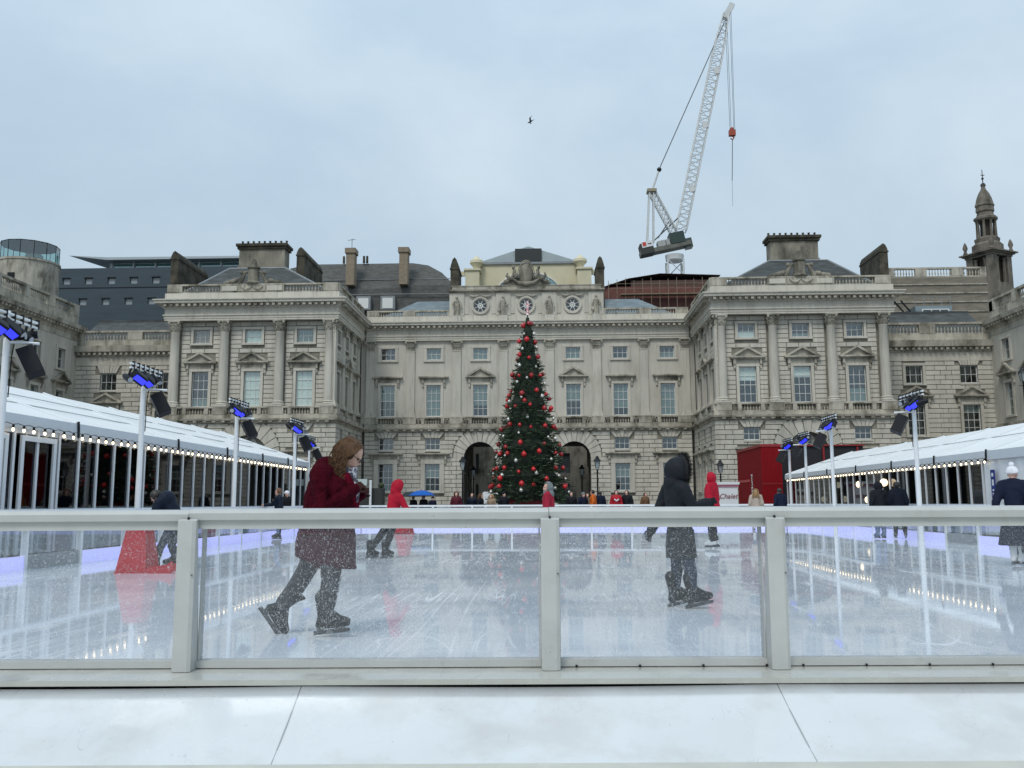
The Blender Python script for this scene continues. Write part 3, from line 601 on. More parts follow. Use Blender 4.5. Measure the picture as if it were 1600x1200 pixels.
# carved coat of arms on the attic
ca = MB(); ca.sphere((0,0.2,23.25),(0.95,0.28,1.2),20,12); ca.lathe([(1.05,-0.1),(1.15,0),(1.05,0.1)],24,(0,0,0),cap=False)
nv = 24*3; ca.v[-nv:] = [(x*0.97,0.12+z,23.25+y*1.2) for x,y,z in ca.v[-nv:]]
ca.prism([(-3.0,22.08),(3.0,22.08),(2.6,22.35),(1.6,22.6),(1.2,22.85),(-1.2,22.85),(-1.6,22.6),(-2.6,22.35)],0.2,0.7)
for k in range(5): ca.sphere((-0.5+0.25*k,0.25,24.55+0.16*math.sin(math.pi*k/4)),0.16,8,6)
ca.path([(-1.7,0.1,22.75),(-1.0,0,22.25),(0,-0.05,22.1),(1.0,0,22.25),(1.7,0.1,22.75)],[0.12,0.22,0.26,0.22,0.12],8)
for s_ in (-1,1):
    ca.path([(s_*1.2,0.15,22.9),(s_*1.5,0.1,23.3),(s_*1.45,0.1,23.75)],[0.36,0.3,0.2],9); ca.sphere((s_*1.62,0.05,23.95),(0.2,0.2,0.24),8,6)
    ca.path([(s_*1.3,0.1,23.3),(s_*1.75,0.05,23.0),(s_*1.9,0.0,22.6)],[0.2,0.16,0.1],7); ca.path([(s_*1.4,0.2,22.8),(s_*2.1,0.2,22.75),(s_*2.5,0.2,23.15),(s_*2.35,0.2,23.4)],[0.26,0.3,0.16,0.1],8)
    ca.sphere((s_*2.6,0.2,22.5),(0.3,0.2,0.2),8,6); ca.path([(s_*2.2,0.2,22.5),(s_*3.1,0.2,22.25)],[0.2,0.1],6)
ca.v = [(x*0.76,y,22.08+(z-22.08)*0.9) for x,y,z in ca.v]; ca.build('coat_of_arms', MATS['stained_stone'], Cn, smooth='auto')
# statues
def statue(x, k, lab):
    st = thing('statue', lab, 'statue', (XC+x,YC+0.0,Z_TOP+0.05), group='statues along the attic')
    MB().box(-0.42,0.42,-0.36,0.30,0,0.5).build('pedestal', STONE, st)
    b = MB(); sg = (-1)**k
    b.path([(0.02*sg,0,0.5),(0.0,0,0.9),(0.06*sg,-0.02,1.35),(0.03*sg,0,1.7),(0,0,2.0),(0,0,2.12)],[0.30,0.26,0.24,0.20,0.27,0.09],12,flat=0.75)
    b.path([(0.0,0,2.05),(0,-0.02,2.22)],[0.09,0.08],8); b.sphere((0.01*sg,-0.03,2.34),(0.13,0.15,0.18),10,8)
    b.path([(-0.25*sg,0,1.95),(-0.38*sg,-0.05,1.6),(-0.2*sg,-0.2,1.45)],[0.1,0.085,0.06],7); b.path([(0.25*sg,0,1.95),(0.4*sg,-0.02,1.62),(0.42*sg,-0.12,1.25)],[0.1,0.085,0.06],7)
    for q in range(6): a = q*1.05; b.path([(0.25*math.cos(a),-0.2*abs(math.sin(a)),0.5),(0.2*math.cos(a),-0.19*abs(math.sin(a))-0.03,1.0),(0.12*math.cos(a+0.3),-0.2,1.5)],[0.07,0.06,0.03],6)
    if k % 2: b.sphere((0.36*sg,-0.15,1.05),(0.17,0.14,0.24),8,6)
    b.build('figure', STONE2, st, smooth='auto')
for k,(x,l) in enumerate(((-6.72,'pale stone statue on the attic end beside the blue slate roof'),(-2.22,'draped stone statue between two round windows, over the chimney side passage'),(2.22,'stone statue holding a vase, between the tree top and a round window'),(6.72,'dark-stained stone statue on the attic end beside the grey slate roof'))):
    if k == 1: l = 'robed stone statue between round windows, left hand of the tree top'
    statue(x,k,['pale stone statue at the attic end nearest the big mansard roof','draped stone statue between round windows on the mansard roof side of the tree top','stone statue with a vase between round windows on the crane side of the tree top','stone statue with a vase at the attic end nearest the crane'][k])
# low slate roofs behind the parapet
for s_ in (-1,1):
    r = MB(); r.add([(s_*7.2,1.2,Z_TOP+0.4),(s_*15.2,1.2,Z_TOP+0.4),(s_*15.2,9,Z_TOP+0.4),(s_*7.2,9,Z_TOP+0.4),(s_*7.2,4.8,21.6),(s_*11.2,4.8,21.6)],[(0,1,5,4),(1,2,5),(2,3,4,5)])
    r.build('roof', mat('blue_slate',(0.13,0.17,0.19),0.45,var=0.25,vscale=1.0,stretch=(1,1,3),c2=(0.2,0.22,0.22),rnd=0.1), Cn)
# ================================================================== links beside the pavilions
def link(label, x0, x1, Y, z, bays, roof):
    """z: bottom of cornice, top of cornice, parapet foot, parapet top"""
    L = thing('link_building', label, 'building', ((x0+x1)/2,Y,0)); hw = (x1-x0)/2; zc0,zc1,zp0,zp1 = z
    holes = []
    for (x,kind) in bays: holes += [(x-0.75,x+0.75,11.5,13.1),(x-0.75,x+0.75,6.9,9.6)]
    w = MB(); wall_holes(w,-hw,hw,0,zc0+0.1,holes,0.1,0.4); w.build('joint_wall', MORTAR, L)
    av = list(holes)
    for x,kind in bays:
        av += [(x-1.25,x+1.25,9.7,10.95)]+([(x-1.2,x+1.2,13.1,14.1)] if kind else [(x-1,x+1,11.3,13.3)])+[(x-1,x+1,6.7,9.8)]
    rects = lay_blocks(-hw,hw,5.0,zc0-0.8,0.42,1.15,av,rs=21); place_blocks(L,rects,0.1,0.09,STONE)
    MB().box(-hw,hw,-0.03,0.1,zc0-0.79,zc0-0.6).box(-hw,hw,0.0,0.1,zc0-0.597,zc0).build('frieze', STONE, L)
    for x,kind in bays:
        window(L,x,11.5,13.1,1.5,3,2,0.02,0 if kind else 0.24,rec=0.22); window(L,x,6.9,9.6,1.5,3,4,0.02,0.24,'pediment',rec=0.22)
        if kind: keystones(L,x,13.12,14.1,1.5,0.1,STONE,7)
    MB().sweep([(-0.3,zc0),(0.05,zc0),(0.15,zc0+0.15),(0.15,zc0+0.4),(0.5,zc0+0.45),(0.6,zc1),(0,zc1+0.05),(0,zp0),(-0.3,zp0)],[(-hw,0),(hw,0)]).build('cornice', STONE2, L)
    modillions(L,-hw,hw,-0.12,zc0+0.17,zc0+0.4,0.5,0.22,0.3)
    balustrade(L,-hw,hw,0.05,zp0,zp1,[(-hw,-hw+1.0),(-0.7,0.7),(hw-0.8,hw)],step=0.3)
    rf = MB(); rf.add([(-hw-0.5,1.2,zp0),(hw+0.5,1.2,zp0),(hw+0.5,5.5,roof),(-hw-0.5,5.5,roof)],[(0,1,2,3)]); rf.box(-hw-0.5,hw+0.5,5.52,5.9,zp0,roof+0.25)
    rf.build('roof', SLATE, L)
    return L
LkL = link('stone link with a fanned keystone window between the glass drum wing and the chimney pavilion',-44.0,-32.4,80.0,(14.6,15.6,16.1,17.1),[(-3.2+0.9,True),(3.0,False)],19.0)
pr = MB(); pr.box(-6.2,1.2,-0.55,0.0,0,14.5)
LkR = link('stone link below the church tower, between pavilion and right-hand courtyard wing',28.0,39.5,80.0,(14.3,15.3,15.9,17.0),[(-1.4,False),(3.4,True)],18.9)
# ================================================================== courtyard side wings seen end on
def side_wing(label, X, rz, y_far, z, n):
    """runs towards the camera from y_far"""
    sg = 1 if rz > 0 else -1
    S = thing('courtyard_wing', label, 'building', (X,y_far,0), rz); Lg = 34.0
    a, b = (-Lg,0) if sg > 0 else (0,Lg)        # local x
    zc0,zc1,zp0,zp1 = z; xs = [(-1 if sg > 0 else 1)*(2.6+3.9*k) for k in range(n)]
    holes = []
    for x in xs: holes += [(x-0.6,x+0.6,13.2,15.0),(x-0.6,x+0.6,8.4,11.2)]
    w = MB(); wall_holes(w,a,b,0,zc0+0.05,holes,0.0,0.4); w.quad((0,0,0),(0,14,0),(0,14,zc0),(0,0,zc0)); w.build('wall', STONE, S)
    for x in xs:
        window(S,x,13.2,15.0,1.2,2,2,0.0,0.28,rec=0.25); window(S,x,8.4,11.2,1.2,2,4,0.0,0.26,'pediment',rec=0.25)
    e = [(-0.3,zc0),(0.04,zc0),(0.04,zc0+0.5),(0.1,zc0+0.55),(0.1,zc0+0.75),(0.2,zc0+0.8),(0.2,zc0+1.0),(0.55,zc0+1.05),(0.62,zc1),(0.0,zc1+0.05),(0,zp0),(-0.3,zp0)]
    pth = [(a,0),(b,0),(b,10)] if sg > 0 else [(a,10),(a,0),(b,0)]
    MB().sweep(e,pth).build('entablature', STONE2, S); modillions(S,a,b,-0.17,zc0+0.82,zc0+1.02,0.5,0.22,0.3)
    balustrade(S,a,b,0.0,zp0,zp1,[(x-1.95-0.45,x-1.95+0.45) for x in xs]+[(b-0.8,b) if sg > 0 else (a,a+0.8)],step=0.3)
    MB().box(a,b,-0.12,0.0,7.5,7.8).build('string_course', STONE2, S)
    r = MB(); r.quad((a,1,zp0),(b,1,zp0),(b,6,zp0+2.0),(a,6,zp0+2.0)); r.build('roof', SLATE, S)
side_wing('pale stone courtyard wing below the glass drum, behind the left tent', -43.6, R(90), 80.0, (16.1,17.5,18.3,19.5), 6)
side_wing('pale stone courtyard wing beside the church tower, behind the right tent', 39.2, R(-90), 80.0, (15.6,17.0,17.7,18.9), 6)
# ================================================================== buildings and crane behind the palace
DARKCLAD = mat('dark_slate_cladding', (0.035,0.055,0.07), 0.5, var=0.2, vscale=0.8, stretch=(0.3,1,2))
GLASSB = glass('greenish_glass', (0.62,0.80,0.78), 0.12, 0.02)
CREAM = mat('cream_render', (0.62,0.57,0.40), 0.8, var=0.06, vscale=1)
BRICKB = mat('brown_brick', (0.26,0.21,0.15), 0.9, var=0.2, vscale=3)
REDBRICK = mat('red_brick', (0.15,0.062,0.052), 0.9, var=0.25, vscale=1.5)
STEELW = mat('crane_white_paint', (0.62,0.64,0.63), 0.5, var=0.1, vscale=1)
# modern slate-clad building
D = thing('modern_building', 'dark slate-clad modern building with a glass penthouse behind the left link', 'building', (-52,125,0))
hl = []
for k,(z0,z1,xs) in enumerate(((33.0,33.9,(-18.3,-15.0,-11.6,-8.3,-5)),(29.9,30.8,(-15.7,-12.3,-8.9,-5.5)))):
    for x in xs: hl.append((x-0.55,x+0.55,z0,z1))
w = MB(); wall_holes(w,-20,12,0,35.4,hl,0,0.4); w.quad((-20,0,0),(-20,20,0),(-20,20,35.4),(-20,0,35.4)); w.quad((-20,0,35.4),(12,0,35.4),(12,20,35.4),(-20,20,35.4)); w.build('wall', DARKCLAD, D)
MB().box(-20,12,-0.06,0,32.4,32.5).build('joint_strip', BLACK, D)
for h in hl:
    wn = MB().box(h[0],h[1],0.25,0.3,h[2],h[3]).build('window', mat('far_window',(0.30,0.33,0.34),0.15), D); MB().box(h[0]-0.1,h[1]+0.1,-0.1,0.02,h[3]+0.002,h[3]+0.12).build('lintel', BLACK, wn)
pf = MB(); pf.box(-13.5,12,3,12,35.4,36.9); pf.build('penthouse', mat('penthouse_blind',(0.55,0.64,0.64),0.5,var=0.15,vscale=0.5), D)
for k in range(8): MB().box(-12.8+k*3.3,-9.9+k*3.3,2.9,2.96,35.6,36.75).build('glass_panel', GLASSB, D)
for k in range(9): MB().box(-13.0+k*3.3-0.09,-13.0+k*3.3+0.09,2.6,2.88,35.4,36.9).build('mullion', WHITE, D)
rf = MB(); rf.add([(-18.2,0,37.35),(-13,1,36.9),(12,1,36.9),(12,13,36.9),(-13,13,36.9),(12,1,37.2),(12,13,37.2),(-13,1,37.3),(-13,13,37.3)],[(0,1,7),(1,2,5,7),(7,5,6,8),(1,4,3,2),(0,7,8),(0,4,1),(0,8,4),(2,3,6,5)]); rf.build('roof', mat('pale_roof_edge',(0.40,0.45,0.47),0.5), D)
# glass drum
G = thing('glass_drum_tower', 'round stone tower crowned by a faceted glass drum above the left wing', 'building', (-63.9,105,0))
MB().lathe([(3.45,0),(3.45,30.3),(3.55,30.35),(3.55,30.6),(3.3,30.62)],32).build('stone_drum', STONE2, G, smooth='auto')
MB().box(-0.4,0.4,-3.55,-3.3,27.4,28.6).build('window', BLACK, G)
n = 14
for k in range(n):
    a0, a1 = 2*math.pi*k/n, 2*math.pi*(k+1)/n; r = 3.3
    MB().quad((r*math.cos(a0),r*math.sin(a0),30.62),(r*math.cos(a1),r*math.sin(a1),30.62),(r*math.cos(a1),r*math.sin(a1),32.75),(r*math.cos(a0),r*math.sin(a0),32.75)).build('glass_panel', GLASSB, G)
    MB().tube((r*math.cos(a0),r*math.sin(a0),30.62),(r*math.cos(a0),r*math.sin(a0),32.8),0.045,n=6).build('mullion', BLACK, G)
    MB().add([(r*math.cos(a0),r*math.sin(a0),32.78),(r*math.cos(a1),r*math.sin(a1),32.78),(0,0,33.5)],[(0,1,2)]).build('roof_panel', GLASSB, G)
MB().lathe([(3.33,32.72),(3.33,32.8)],n).build('ring_beam', BLACK, G)
MB().lathe([(1.0,30.6),(1.0,31.6),(0.9,31.7)],14,(0.6,0,0)).build('core', mat('pale_core',(0.5,0.52,0.5),0.6), G, smooth='auto')
# large mansard roof
Ms = thing('mansard_building', 'large grey slate mansard roof with two brown chimneys behind the palace', 'building', (-19.3,104,0))
MB().box(-14,9.6,0.5,16,0,22).build('wall', STONE2, Ms)
prof = [(-14,22),(-13.6,26),(-12.5,30.0),(-10.5,30.6),(2.6,30.6),(4.6,30.2),(6.4,29.0),(8.0,27.2),(9.0,25.4),(9.6,22)]
m = MB()
for i in range(len(prof)-1):
    pass
front = [(x,0 if z < 26.5 else (z-26.5)*0.8,z) for x,z in prof]; back = [(x,16,z) for x,z in prof]; n = len(prof)
m.add(front+back,[tuple(range(n))]+[(k,k+1,n+k+1,n+k) for k in range(n-1)]); mr_ = m.build('roof', mat('mansard_slate',(0.105,0.105,0.10),0.85,spec=0.15,var=0.3,vscale=1.4,stretch=(1,1,3)), Ms)
for z in (25.9,28.0): MB().box(-13.2,8.0,-0.06+max(0,(z-26.5)*0.8),0.04+max(0,(z-26.5)*0.8),z,z+0.07).build('lead_strip', LEAD, mr_)
for x in (-4.3,2.1):
    c = MB().box(x-0.5,x+0.5,-0.6,0.8,27.0,30.9).build('chimney', BRICKB, mr_); MB().box(x-0.64,x+0.64,-0.75,0.95,30.9,31.5).build('chimney_cap', BRICKB, mr_)
for x in (-5.9,-3.4,-3.0): MB().lathe([(0.16,0),(0.14,0.9)],8,(x,3,30.6)).build('chimney_pot', STONE3, mr_)
an = MB(); an.tube((-4.3,0.2,31.5),(-4.3,0.2,32.9),0.03,n=5); an.tube((-4.8,0.2,32.7),(-3.9,0.2,32.8),0.03,n=5); an.build('aerial', BLACK, Ms)
for x in (-2.6,0.3):
    dm = MB().box(x-0.85,x+0.85,-0.7,0.6,23.9,25.55).build('dormer', LEAD, mr_); MB().box(x-0.62,x+0.62,-0.76,-0.71,24.05,25.3).build('dormer_window', SASH, mr_)
# sooty slab chimneys
def slab(px0, px1, ptop, Y, L, wd, lab, peak=0.55):
    a = atY(px0,ptop,Y); S = thing('slab_chimney', lab, 'chimney', (a.x,Y,0), group='sooty slab chimneys'); h = a.z
    b = MB(); b.prism([(0,16),(wd,16),(wd,h-peak),(wd*0.75,h-peak*0.25),(wd*0.5,h),(wd*0.25,h-peak*0.25),(0,h-peak)],0,L); b.build('stack', STONE3, S)
    MB().box(-0.07,wd+0.07,-0.07,L+0.07,h-peak-0.35,h-peak-0.2).build('band', STONE3, S)
slab(268,278,392,86,7.8,0.75,'sooty slab chimney beside the pavilion and the dark modern building')
slab(464,476,386,86,7.0,0.8,'sooty slab chimney between the pavilion and the mansard roof')
slab(1373,1383,380,86,5.5,0.8,'sooty slab chimney on the church tower side of the pavilion')
slab(704,716,402,87.5,3.0,0.8,'sooty slab chimney at the attic end beside the mansard roof',0.9)
slab(931,942,400,87.5,3.0,0.8,'sooty slab chimney at the attic end beside the crane',0.9)
# cream pavilion behind the attic
K = thing('cream_building', 'cream building with a half-round window behind the carved coat of arms', 'building', (XC,95,0))
w = MB(); wall_holes(w,-5.3,5.3,20,27.0,[(-3.7,3.7,22.0,23.6)],0,0.2); w.quad((-5.3,0,20),(-5.3,8,20),(-5.3,8,27),(-5.3,0,27)); w.quad((5.3,0,20),(5.3,8,20),(5.3,8,27),(5.3,0,27)); w.build('wall', CREAM, K)
lw = MB(); n = 24; lw.add([(0,-0.03,23.2)]+[(3.6*math.cos(math.pi*k/n),-0.03,23.2+2.75*math.sin(math.pi*k/n)) for k in range(n+1)],[(0,k+1,k+2) for k in range(n)]); lwo = lw.build('half_round_window', mat('green_tinted_pane',(0.22,0.33,0.34),0.12,var=0.1,vscale=1), K)
lb = MB()
for k in range(n): lb.tube((3.65*math.cos(math.pi*k/n),-0.06,23.2+2.8*math.sin(math.pi*k/n)),(3.65*math.cos(math.pi*(k+1)/n),-0.06,23.2+2.8*math.sin(math.pi*(k+1)/n)),0.07,n=5)
for x in (-2.2,-1.1,0,1.1,2.2): lb.tube((x,-0.07,23.2),(x,-0.07,23.2+2.75*math.sqrt(1-(x/3.6)**2)),0.04,n=5)
lb.build('frame', SASH, lwo)
MB().box(-5.5,5.5,-0.2,0.02,26.9,27.15).build('gutter', LEAD, K)
r = MB(); r.add([(-5.4,-0.1,27.15),(5.4,-0.1,27.15),(5.4,8,27.15),(-5.4,8,27.15),(0,-0.1,28.9),(0,8,28.9)],[(0,1,4),(1,2,5,4),(3,0,4,5)]); r.build('roof', mat('glazed_roof',(0.36,0.42,0.43),0.35,var=0.1,vscale=1), K)
MB().box(-1.45,1.45,-0.25,2,27.2,28.6).build('roof_hatch', mat('black_cladding',(0.025,0.03,0.03),0.6), K)
for s_ in (-1,1):
    k = MB(); k.box(s_*6.0-0.75,s_*6.0+0.75,-1.5,0.5,20,25.9); k.box(s_*6.0-0.9,s_*6.0+0.9,-1.65,0.6,25.9,26.1); k.build('turret', CREAM, K)
    MB().box(s_*7.35-0.65,s_*7.35+0.65,-1.2,-0.9,25.4,25.9).box(s_*7.9-0.12,s_*7.9+0.12,-1.2,-0.9,21,25.4).build('frame_wall', CREAM, K)
    MB().lathe([(0.35,26.1),(0.38,26.5),(0.75,26.9),(0.7,27.2),(0.35,27.45),(0.12,27.7)],14,(s_*5.6,-0.6,0)).build('stone_vase', CREAM, K, smooth='auto')
# brick block under repair
B = thing('brick_building', 'red brick building with scaffold rails and open roof below the crane', 'building', (14,110,0))
MB().box(-7,7.5,0,14,0,27.9).build('wall', REDBRICK, B)
r = MB(); r.add([(-4,-0.3,28.9),(0,-0.3,29.5),(7.5,-0.3,29.2),(7.5,14,29.2),(-4,14,28.9),(0,14,29.5),(-7,-0.3,27.9),(-7,14,27.9)],[(0,1,5,4),(1,2,3,5),(6,0,4,7)]); r.box(-3.6,7.4,0.1,13,27.9,28.7); r.build('roof', mat('dark_brick_roof',(0.10,0.06,0.05),0.9,var=0.2,vscale=2), B)
for k in range(14): MB().tube((-6.5+k*1.05,-1.2,24),(-6.5+k*1.05,-1.2,28.4+0.5*((k*7)%3)/3),0.035,n=5).build('scaffold_pole', BRICKB, B)
for z in (27.4,28.0): MB().tube((-6.6,-1.2,z),(7.5,-1.2,z),0.03,n=5).build('scaffold_rail', BRICKB, B)
MB().box(-5,7.4,-1.4,-0.2,26.6,26.7).build('scaffold_deck', BRICKB, B)
# ------------------------------------------------------------------ tower crane
CY = 150.0
cw = lambda px,py,dy=0: atY(px,py,CY+dy)
base = cw(1055,440); Cr = thing('tower_crane', 'white luffing tower crane with raised lattice jib above the rooftops', 'crane', (base.x,CY,0))
def L_(p): return Vector((p.x-base.x, p.y-CY, p.z))
def lattice(a, b, wd, r, seg, name, parent, side=Vector((0,1,0)), taper=1.0):
    a, b = Vector(a), Vector(b); d = (b-a).normalized(); u = (side-d*side.dot(d)).normalized(); v = d.cross(u)
    mb = MB(); P = lambda t,i: a+(b-a)*t + (u*(1 if i in (0,1) else -1)+v*(1 if i in (0,3) else -1))*wd/2*(1 if t < 0.86 else 1-(t-0.86)*3.2*(1-taper)/0.45)
    for i in range(4): mb.path([P(q/10,i) for q in range(11)], r, 5)
    for k in range(seg):
        t0, t1 = k/seg, (k+1)/seg
        for i in range(4):
            j = (i+1)%4; mb.tube(P(t0,i),P(t1,j) if k%2 else P(t1,j),r*0.5,n=4); mb.tube(P(t0,i),P(t0,j),r*0.45,n=4)
    return mb.build(name, STEELW, parent)
lattice((0,0,20.6),(0,0,42.0),2.6,0.17,8,'mast',Cr)
ds = MB(); ds.lathe([(1.35,41.9),(1.5,42.1),(1.6,43.0)],14); ds.build('slewing_ring', STEELW, Cr)
pl = MB(); p0, p1 = L_(cw(1000,397)), L_(cw(1078,380))
dirp = (p1-p0).normalized(); Mp = Matrix.Rotation(-math.atan2(dirp.z,dirp.x),3,'Y')
pl.obox((p0+p1)/2+Vector((0,0,-0.1)),((p1-p0).length/2,1.2,0.36),Mp); plo = pl.build('slewing_platform', mat('crane_dirty_steel',(0.13,0.13,0.11),0.6,var=0.3,vscale=1), Cr)
cwt = MB(); c = L_(cw(1010,389)); cwt.obox(c+Vector((0,0,-0.2)),(1.1,1.35,0.95),Mp); cwt.build('counterweight', mat('crane_dark_ballast',(0.05,0.05,0.045),0.8), Cr)
sg = MB(); c = L_(cw(1010,385)); sg.obox(c+Vector((0,-1.40,0)),(0.95,0.03,0.5),Mp); sgo = sg.build('name_plate', WHITE, Cr)
MB().obox(c+Vector((-0.5,-1.45,-0.02)),(0.3,0.015,0.34),Mp).build('red_logo_square', mat('red_sign_paint',(0.55,0.05,0.04),0.5), sgo)
for q in (0.15,0.4,0.6): MB().obox(c+Vector((q,-1.45,0.05+q*0.1)),(0.08,0.015,0.1),Mp).build('dark_logo_mark', BLACK, sgo)
cb = MB(); cb.obox(L_(cw(1057,374)),(1.25,1.2,1.0),Mp); cb.build('machinery_house', mat('dark_green_steel',(0.02,0.045,0.035),0.5), Cr)
for q,xx in enumerate((1030,1036,1043)): MB().obox(L_(cw(xx,383-q*1.4)),(0.33,0.9,0.5),Mp).build('winch_cabinet', mat('grey_cabinet',(0.38,0.39,0.38),0.6), Cr)
MB().obox(L_(cw(1075,381)),(0.6,0.9,0.8),Mp).build('cab', mat('cab_glass_dark',(0.06,0.08,0.07),0.2), Cr)
jb, jt = L_(cw(1064,360)), L_(cw(1134,22))
jib = lattice(jb,jt,1.75,0.12,30,'jib',Cr,taper=0.55)
MB().obox(L_(cw(1138,18)),(0.5,0.5,1.5),Matrix.Rotation(R(28),3,'Y')).build('jib_head', STEELW, Cr)
for t in (0.18,0.47,0.72): p = jb+(jt-jb)*t; MB().obox(p+Vector((0.3,-1.0,0)),(0.45,0.1,0.6),Mp).build('jib_platform', STEELW, Cr)
ah = L_(cw(1018,299)); lattice(L_(cw(1052,362)),ah,1.1,0.11,9,'a_frame_leg',Cr)
for q in (-1,1):
    MB().tube(L_(cw(1011,382))+Vector((0,q*0.9,0)),ah+Vector((-0.4,q*0.6,0)),0.13,n=6).build('a_frame_tie', STEELW, Cr); MB().tube(L_(cw(1021,382))+Vector((0,q*0.9,0)),ah+Vector((0.3,q*0.6,-0.4)),0.11,n=6).build('a_frame_tie', STEELW, Cr)
MB().tube(L_(cw(1022,376)),L_(cw(1060,340)),0.11,n=6).build('backstay', mat('dark_strut',(0.10,0.11,0.11),0.5), Cr); MB().tube(L_(cw(1028,372)),L_(cw(1046,345)),0.1,n=6).build('backstay', MATS['dark_strut'], Cr)
MB().obox(ah,(0.8,0.9,0.25),Matrix.Identity(3)).build('a_frame_head', mat('ochre_steel',(0.30,0.26,0.17),0.6), Cr)
tie = [ah, L_(cw(1030,264))]; MB().tube(tie[0],tie[1],0.22,0.18,n=7).build('pendant_bar', STEELW, Cr)
MB().sphere(L_(cw(1030,265)),0.42,8,6).build('pendant_sheave', BLACK, Cr)
for q in (-0.35,0.35): MB().tube(L_(cw(1030,264))+Vector((0,q,0)),jt+Vector((-0.3,q,-1.5)),0.075,n=5).build('pendant_rope', mat('rope_steel',(0.10,0.11,0.12),0.5), Cr)
hk = L_(cw(1144,208))
for dx,dy in ((-0.45,0),(-0.1,0.3),(0.3,-0.3),(0.6,0)): MB().tube(hk+Vector((dx*0.8,dy,0.5)),Vector((hk.x+dx,dy,jt.z+0.6)),0.035,n=4).build('hoist_rope', MATS['rope_steel'], Cr)
hb = MB(); hb.obox(hk,(0.55,0.4,0.5),Matrix.Identity(3)); hb.sphere(hk+Vector((0,0,0.7)),(0.35,0.3,0.4),8,6); hb.path([hk+Vector((0,0,-0.5)),hk+Vector((0.3,0,-0.9)),hk+Vector((0,0,-1.2)),hk+Vector((-0.3,0,-0.95))],0.12,6); hb.build('hook_block', mat('hook_orange_red',(0.35,0.06,0.03),0.6), Cr)
MB().tube(hk+Vector((0,0,-1.2)),L_(cw(1144,282)),0.06,n=5).build('chain', BLACK, Cr); MB().tube(L_(cw(1144,282)),L_(cw(1145,322)),0.025,n=4).build('tag_line', MATS['rope_steel'], Cr)
# ------------------------------------------------------------------ stone block and church tower on the right
Rb = thing('stone_rear_building', 'weathered stone rear building with a roofline balustrade left of the church tower', 'building', (48,110,0))
MB().box(-6.6,6,0,12,0,28.6).build('wall', mat('brown_weathered_stone',(0.21,0.19,0.15),0.9,var=0.3,vscale=1,stretch=(0.5,1,2)), Rb)
for z in (24.2,25.4,26.5,27.6): MB().box(-6.6,6,-0.12,0.0,z,z+0.14).build('ledge', STONE2, Rb)
balustrade(Rb,-6.6,6,0,28.6,29.85,[(-6.6,-5.2),(-2.6,-1.2),(1.8,3.2),(5.2,6)],step=0.35,bal=0.15)
dmr = thing('dormer_house', 'blue-grey roof dormer with white window and black roof stair beside the right wing', 'dormer', (36.6,87,0))
MB().box(-0.9,2.6,0,3,15,20.0).build('wall', mat('blue_grey_cladding',(0.22,0.28,0.31),0.6), dmr)
wq = MB().box(-0.3,2.3,-0.06,0.0,18.4,19.7).build('window', SASH, dmr)
for k in range(3): MB().box(-0.18+k*0.82,0.54+k*0.82,-0.08,-0.065,18.5,19.6).build('pane', mat('far_dark_pane',(0.06,0.08,0.09),0.1), wq)
for k in range(2): MB().obox((-1.9+0.5*k,-0.6-0.3*k,18.8),(0.06,0.06,2.0),Matrix.Rotation(R(-38),3,'Y')).build('stair_rail', BLACK, dmr)
for k in range(5): MB().tube((-0.9+0.85*k,0.1,20),(-0.9+0.85*k,0.1,20.9),0.03,n=5).build('handrail_post', LEAD, dmr)
MB().tube((-0.9,0.1,20.9),(2.6,0.1,20.9),0.03,n=5).build('handrail', LEAD, dmr)
tw0 = atY(1548,450,130); T = thing('church_tower', 'tall dark stone church tower with a tiered spire above the right wing', 'tower', (tw0.x,130,0), R(28)); T.scale = (1.2,1.2,1)
TS = mat('dark_tower_stone', (0.17,0.15,0.12), 0.9, var=0.3, vscale=1.2, stretch=(1,1,0.5), c2=(0.05,0.045,0.035), thresh=(0.5,0.7))
zb = lambda py: atY(1548,py,130).z
a = 1.75
t = MB(); t.box(-a,a,-a,a,0,zb(446)); t.build('tower_base', TS, T)
for sx in (-1,1):
    for sy in (-1,1):
        MB().box(sx*a-0.42*(1+sx)/1,sx*a+0.42*(1-sx)/1,sy*a-0.42*(1+sy),sy*a+0.42*(1-sy),zb(446),zb(404)).build('corner_pier', TS, T)
        MB().lathe([(0.2,zb(397)),(0.28,zb(395)),(0.15,zb(391)),(0.3,zb(386)),(0.2,zb(381)),(0.05,zb(377))],8,(sx*1.75,sy*1.75,0)).build('finial_urn', TS, T, smooth='auto')
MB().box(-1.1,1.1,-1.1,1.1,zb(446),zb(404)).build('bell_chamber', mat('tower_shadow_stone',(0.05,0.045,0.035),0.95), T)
for r_,sx,sy in ((0,0,-1),(1,1,0),(0,0,1),(1,-1,0)):
    for q in (-0.62,0.62):
        x, y = (q,sy*1.5) if not r_ else (sx*1.5,q); MB().lathe([(0.26,zb(446)),(0.2,zb(444)),(0.18,zb(410)),(0.27,zb(407))],8,(x,y,0)).build('belfry_column', TS, T, smooth='auto')
t = MB()
for z0,z1,w_ in ((404,401,1.85),(401,399,2.05),(399,397,2.3)): t.box(-w_,w_,-w_,w_,zb(z0),zb(z1)-0.003)
t.build('belfry_cornice', TS, T)
t = MB(); t.lathe([(1.75,zb(397)),(1.75,zb(384)),(1.35,zb(380)),(1.45,zb(374)),(1.2,zb(372))],8); t.build('octagon_stage', TS, T)
for k in range(8):
    an_ = math.pi/8+k*math.pi/4; MB().lathe([(0.17,zb(372)),(0.14,zb(348)),(0.2,zb(346))],6,(1.02*math.cos(an_),1.02*math.sin(an_),0)).build('lantern_column', TS, T)
t = MB(); t.lathe([(0.55,zb(372)),(0.55,zb(346))],8); t.build('lantern_core', MATS['tower_shadow_stone'], T)
